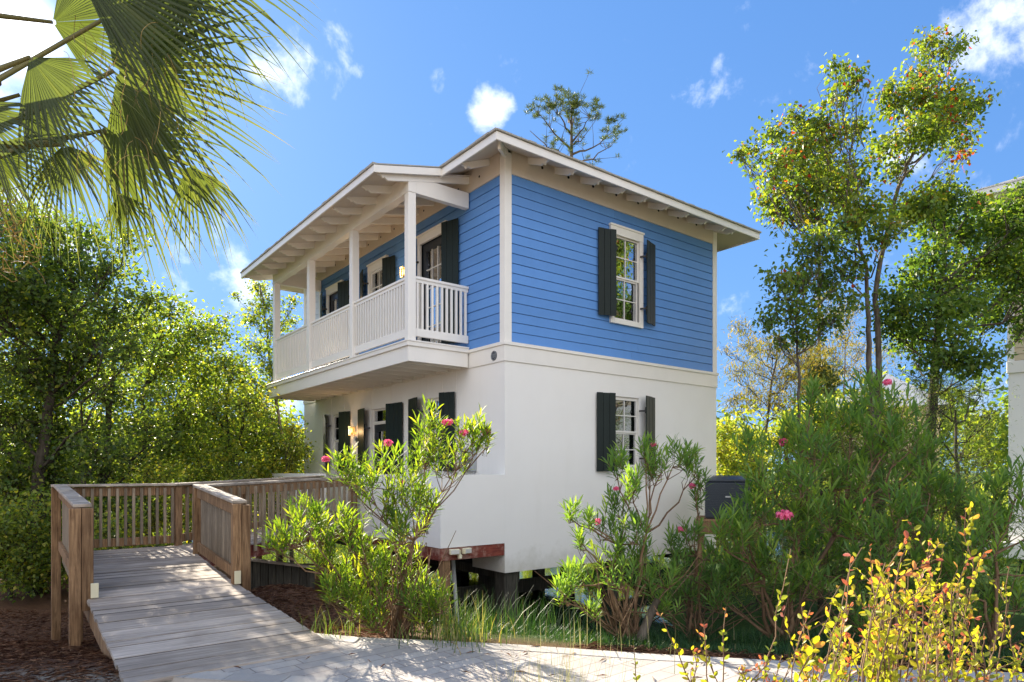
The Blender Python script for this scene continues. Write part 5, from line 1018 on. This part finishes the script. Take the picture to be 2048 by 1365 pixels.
# far bank woods
P, Dd, Tt = [], [], []
for i in range(330):
    x = rng.uniform(-75, 80); y = rng.uniform(46, 62); r = rng.uniform(1.2, 3.0); z = rng.uniform(.5, 4.6 if x < 12 else 6.5); n = 170; q = rpts(n)*r*rng.uniform(.5, 1.05, (n, 1)); P.append(q+np.array([x, y, z])); Dd.append(rng.normal(0, 1, (n, 3))); Tt.append(rng.normal(.5, .2, n)+rng.normal(0, .12))
fw = leaves('far_woods', T_HEART, np.concatenate(P), np.concatenate(Dd), .55, np.clip(np.concatenate(Tt), 0, 1), M_YEL); tag(fw, 'distant green woods across the pond', kind='stuff')
# reeds at the water edge seen under the house
P, Dd, Tt = [], [], []
for i in range(170):
    x = rng.uniform(-13, 22); y = rng.uniform(20, 27); r = rng.uniform(.5, 1.1); n = 150; q = rpts(n)*r*rng.uniform(.4, 1.05, (n, 1)); P.append(q+np.array([x, y, rng.uniform(-1.1, 1.3)])); Dd.append(rng.normal(0, 1, (n, 3))+np.array([0, 0, .6])); Tt.append(rng.normal(.55, .2, n)+rng.normal(0, .12))
fw = leaves('pond_scrub', T_LANCE, np.concatenate(P), np.concatenate(Dd), .22, np.clip(np.concatenate(Tt), 0, 1), M_YEL, wid=1.6); tag(fw, 'tangled scrub growing along the pond behind the house', kind='stuff')
# ------------------------------------------------------------------ neighbouring houses
M_BEIGE = paint('beige_siding', (.60, .50, .33), .6, .08, 45, .1)
nh = empty('neighbour_house', (12.0, 16.0, -.54), -.75, 'beige and white raised house at the right edge, mostly hidden by trees', 'house')
MB().box((0, 0, 0), (9, 10, 4.40)).build('stucco_wall', M_STUCCO, nh); mb = MB()
for k in range(26): mb.add([(.1+dx_, -.012, 4.70+k*.165+.005) if False else (x_, y_, z_) for x_, y_, z_ in ((.12, -.02, 4.70+k*.15+.006), (8.9, -.02, 4.70+k*.15+.006), (8.9, -.006, 4.85+k*.15), (.12, -.006, 4.85+k*.15), (.12, .02, 4.70+k*.15+.006), (8.9, .02, 4.70+k*.15+.006))], [(0, 1, 2, 3), (4, 5, 1, 0)], R.random())
mb.box((.02, .021, 4.69), (8.98, 9.9, 8.6)); mb.build('beige_siding', M_BEIGE, nh); MB().box((-.03, -.05, 4.401), (9.03, 10, 4.689)).build('belt_course', M_WHITE, nh, bevel=.01)
MB().box((-.02, -.035, 4.69), (.119, .1, 8.6)).build('corner_board', M_WHITE, nh); mb = MB(); mb.box((-.7, -.75, 8.6), (9.7, 10.7, 8.75)); mb.build('eave', M_WHITE, nh); mb = MB(); mb.add([(-.72, -.77, 8.751), (9.72, -.77, 8.751), (9.72, 10.72, 8.751), (-.72, 10.72, 8.751), (4.5, 4, 10.8), (4.5, 6, 10.8)], [(0, 1, 4), (1, 2, 5, 4), (2, 3, 5), (3, 0, 4, 5)]); mb.build('roof', M_SHING, nh)
MB().box((-.45, -.4, -.02), (9, -.02, .34)).build('floor_beam', M_WHITE, nh)
for x in (.4, 3, 6): MB().box((x-.2, .1, -2), (x+.2, .5, -.021)).build('piling', M_PILE, nh)
fh = empty('distant_house', (16.3, 30, 0), -.55, 'far house of which only the pale metal roof shows between the trees', 'house')
MB().box((-1.6, 0, -1), (2.6, 5, 4.4)).build('wall', M_BEIGE, fh); mb = MB(); mb.add([(-2.0, -.4, 4.35), (3.0, -.4, 4.35), (3.0, 5.4, 4.35), (-2.0, 5.4, 4.35), (.5, 2.2, 6.2), (.5, 2.8, 6.2)], [(0, 1, 4), (1, 2, 5, 4), (2, 3, 5), (3, 0, 4, 5)]); mb.build('roof', M_GREYM, fh)
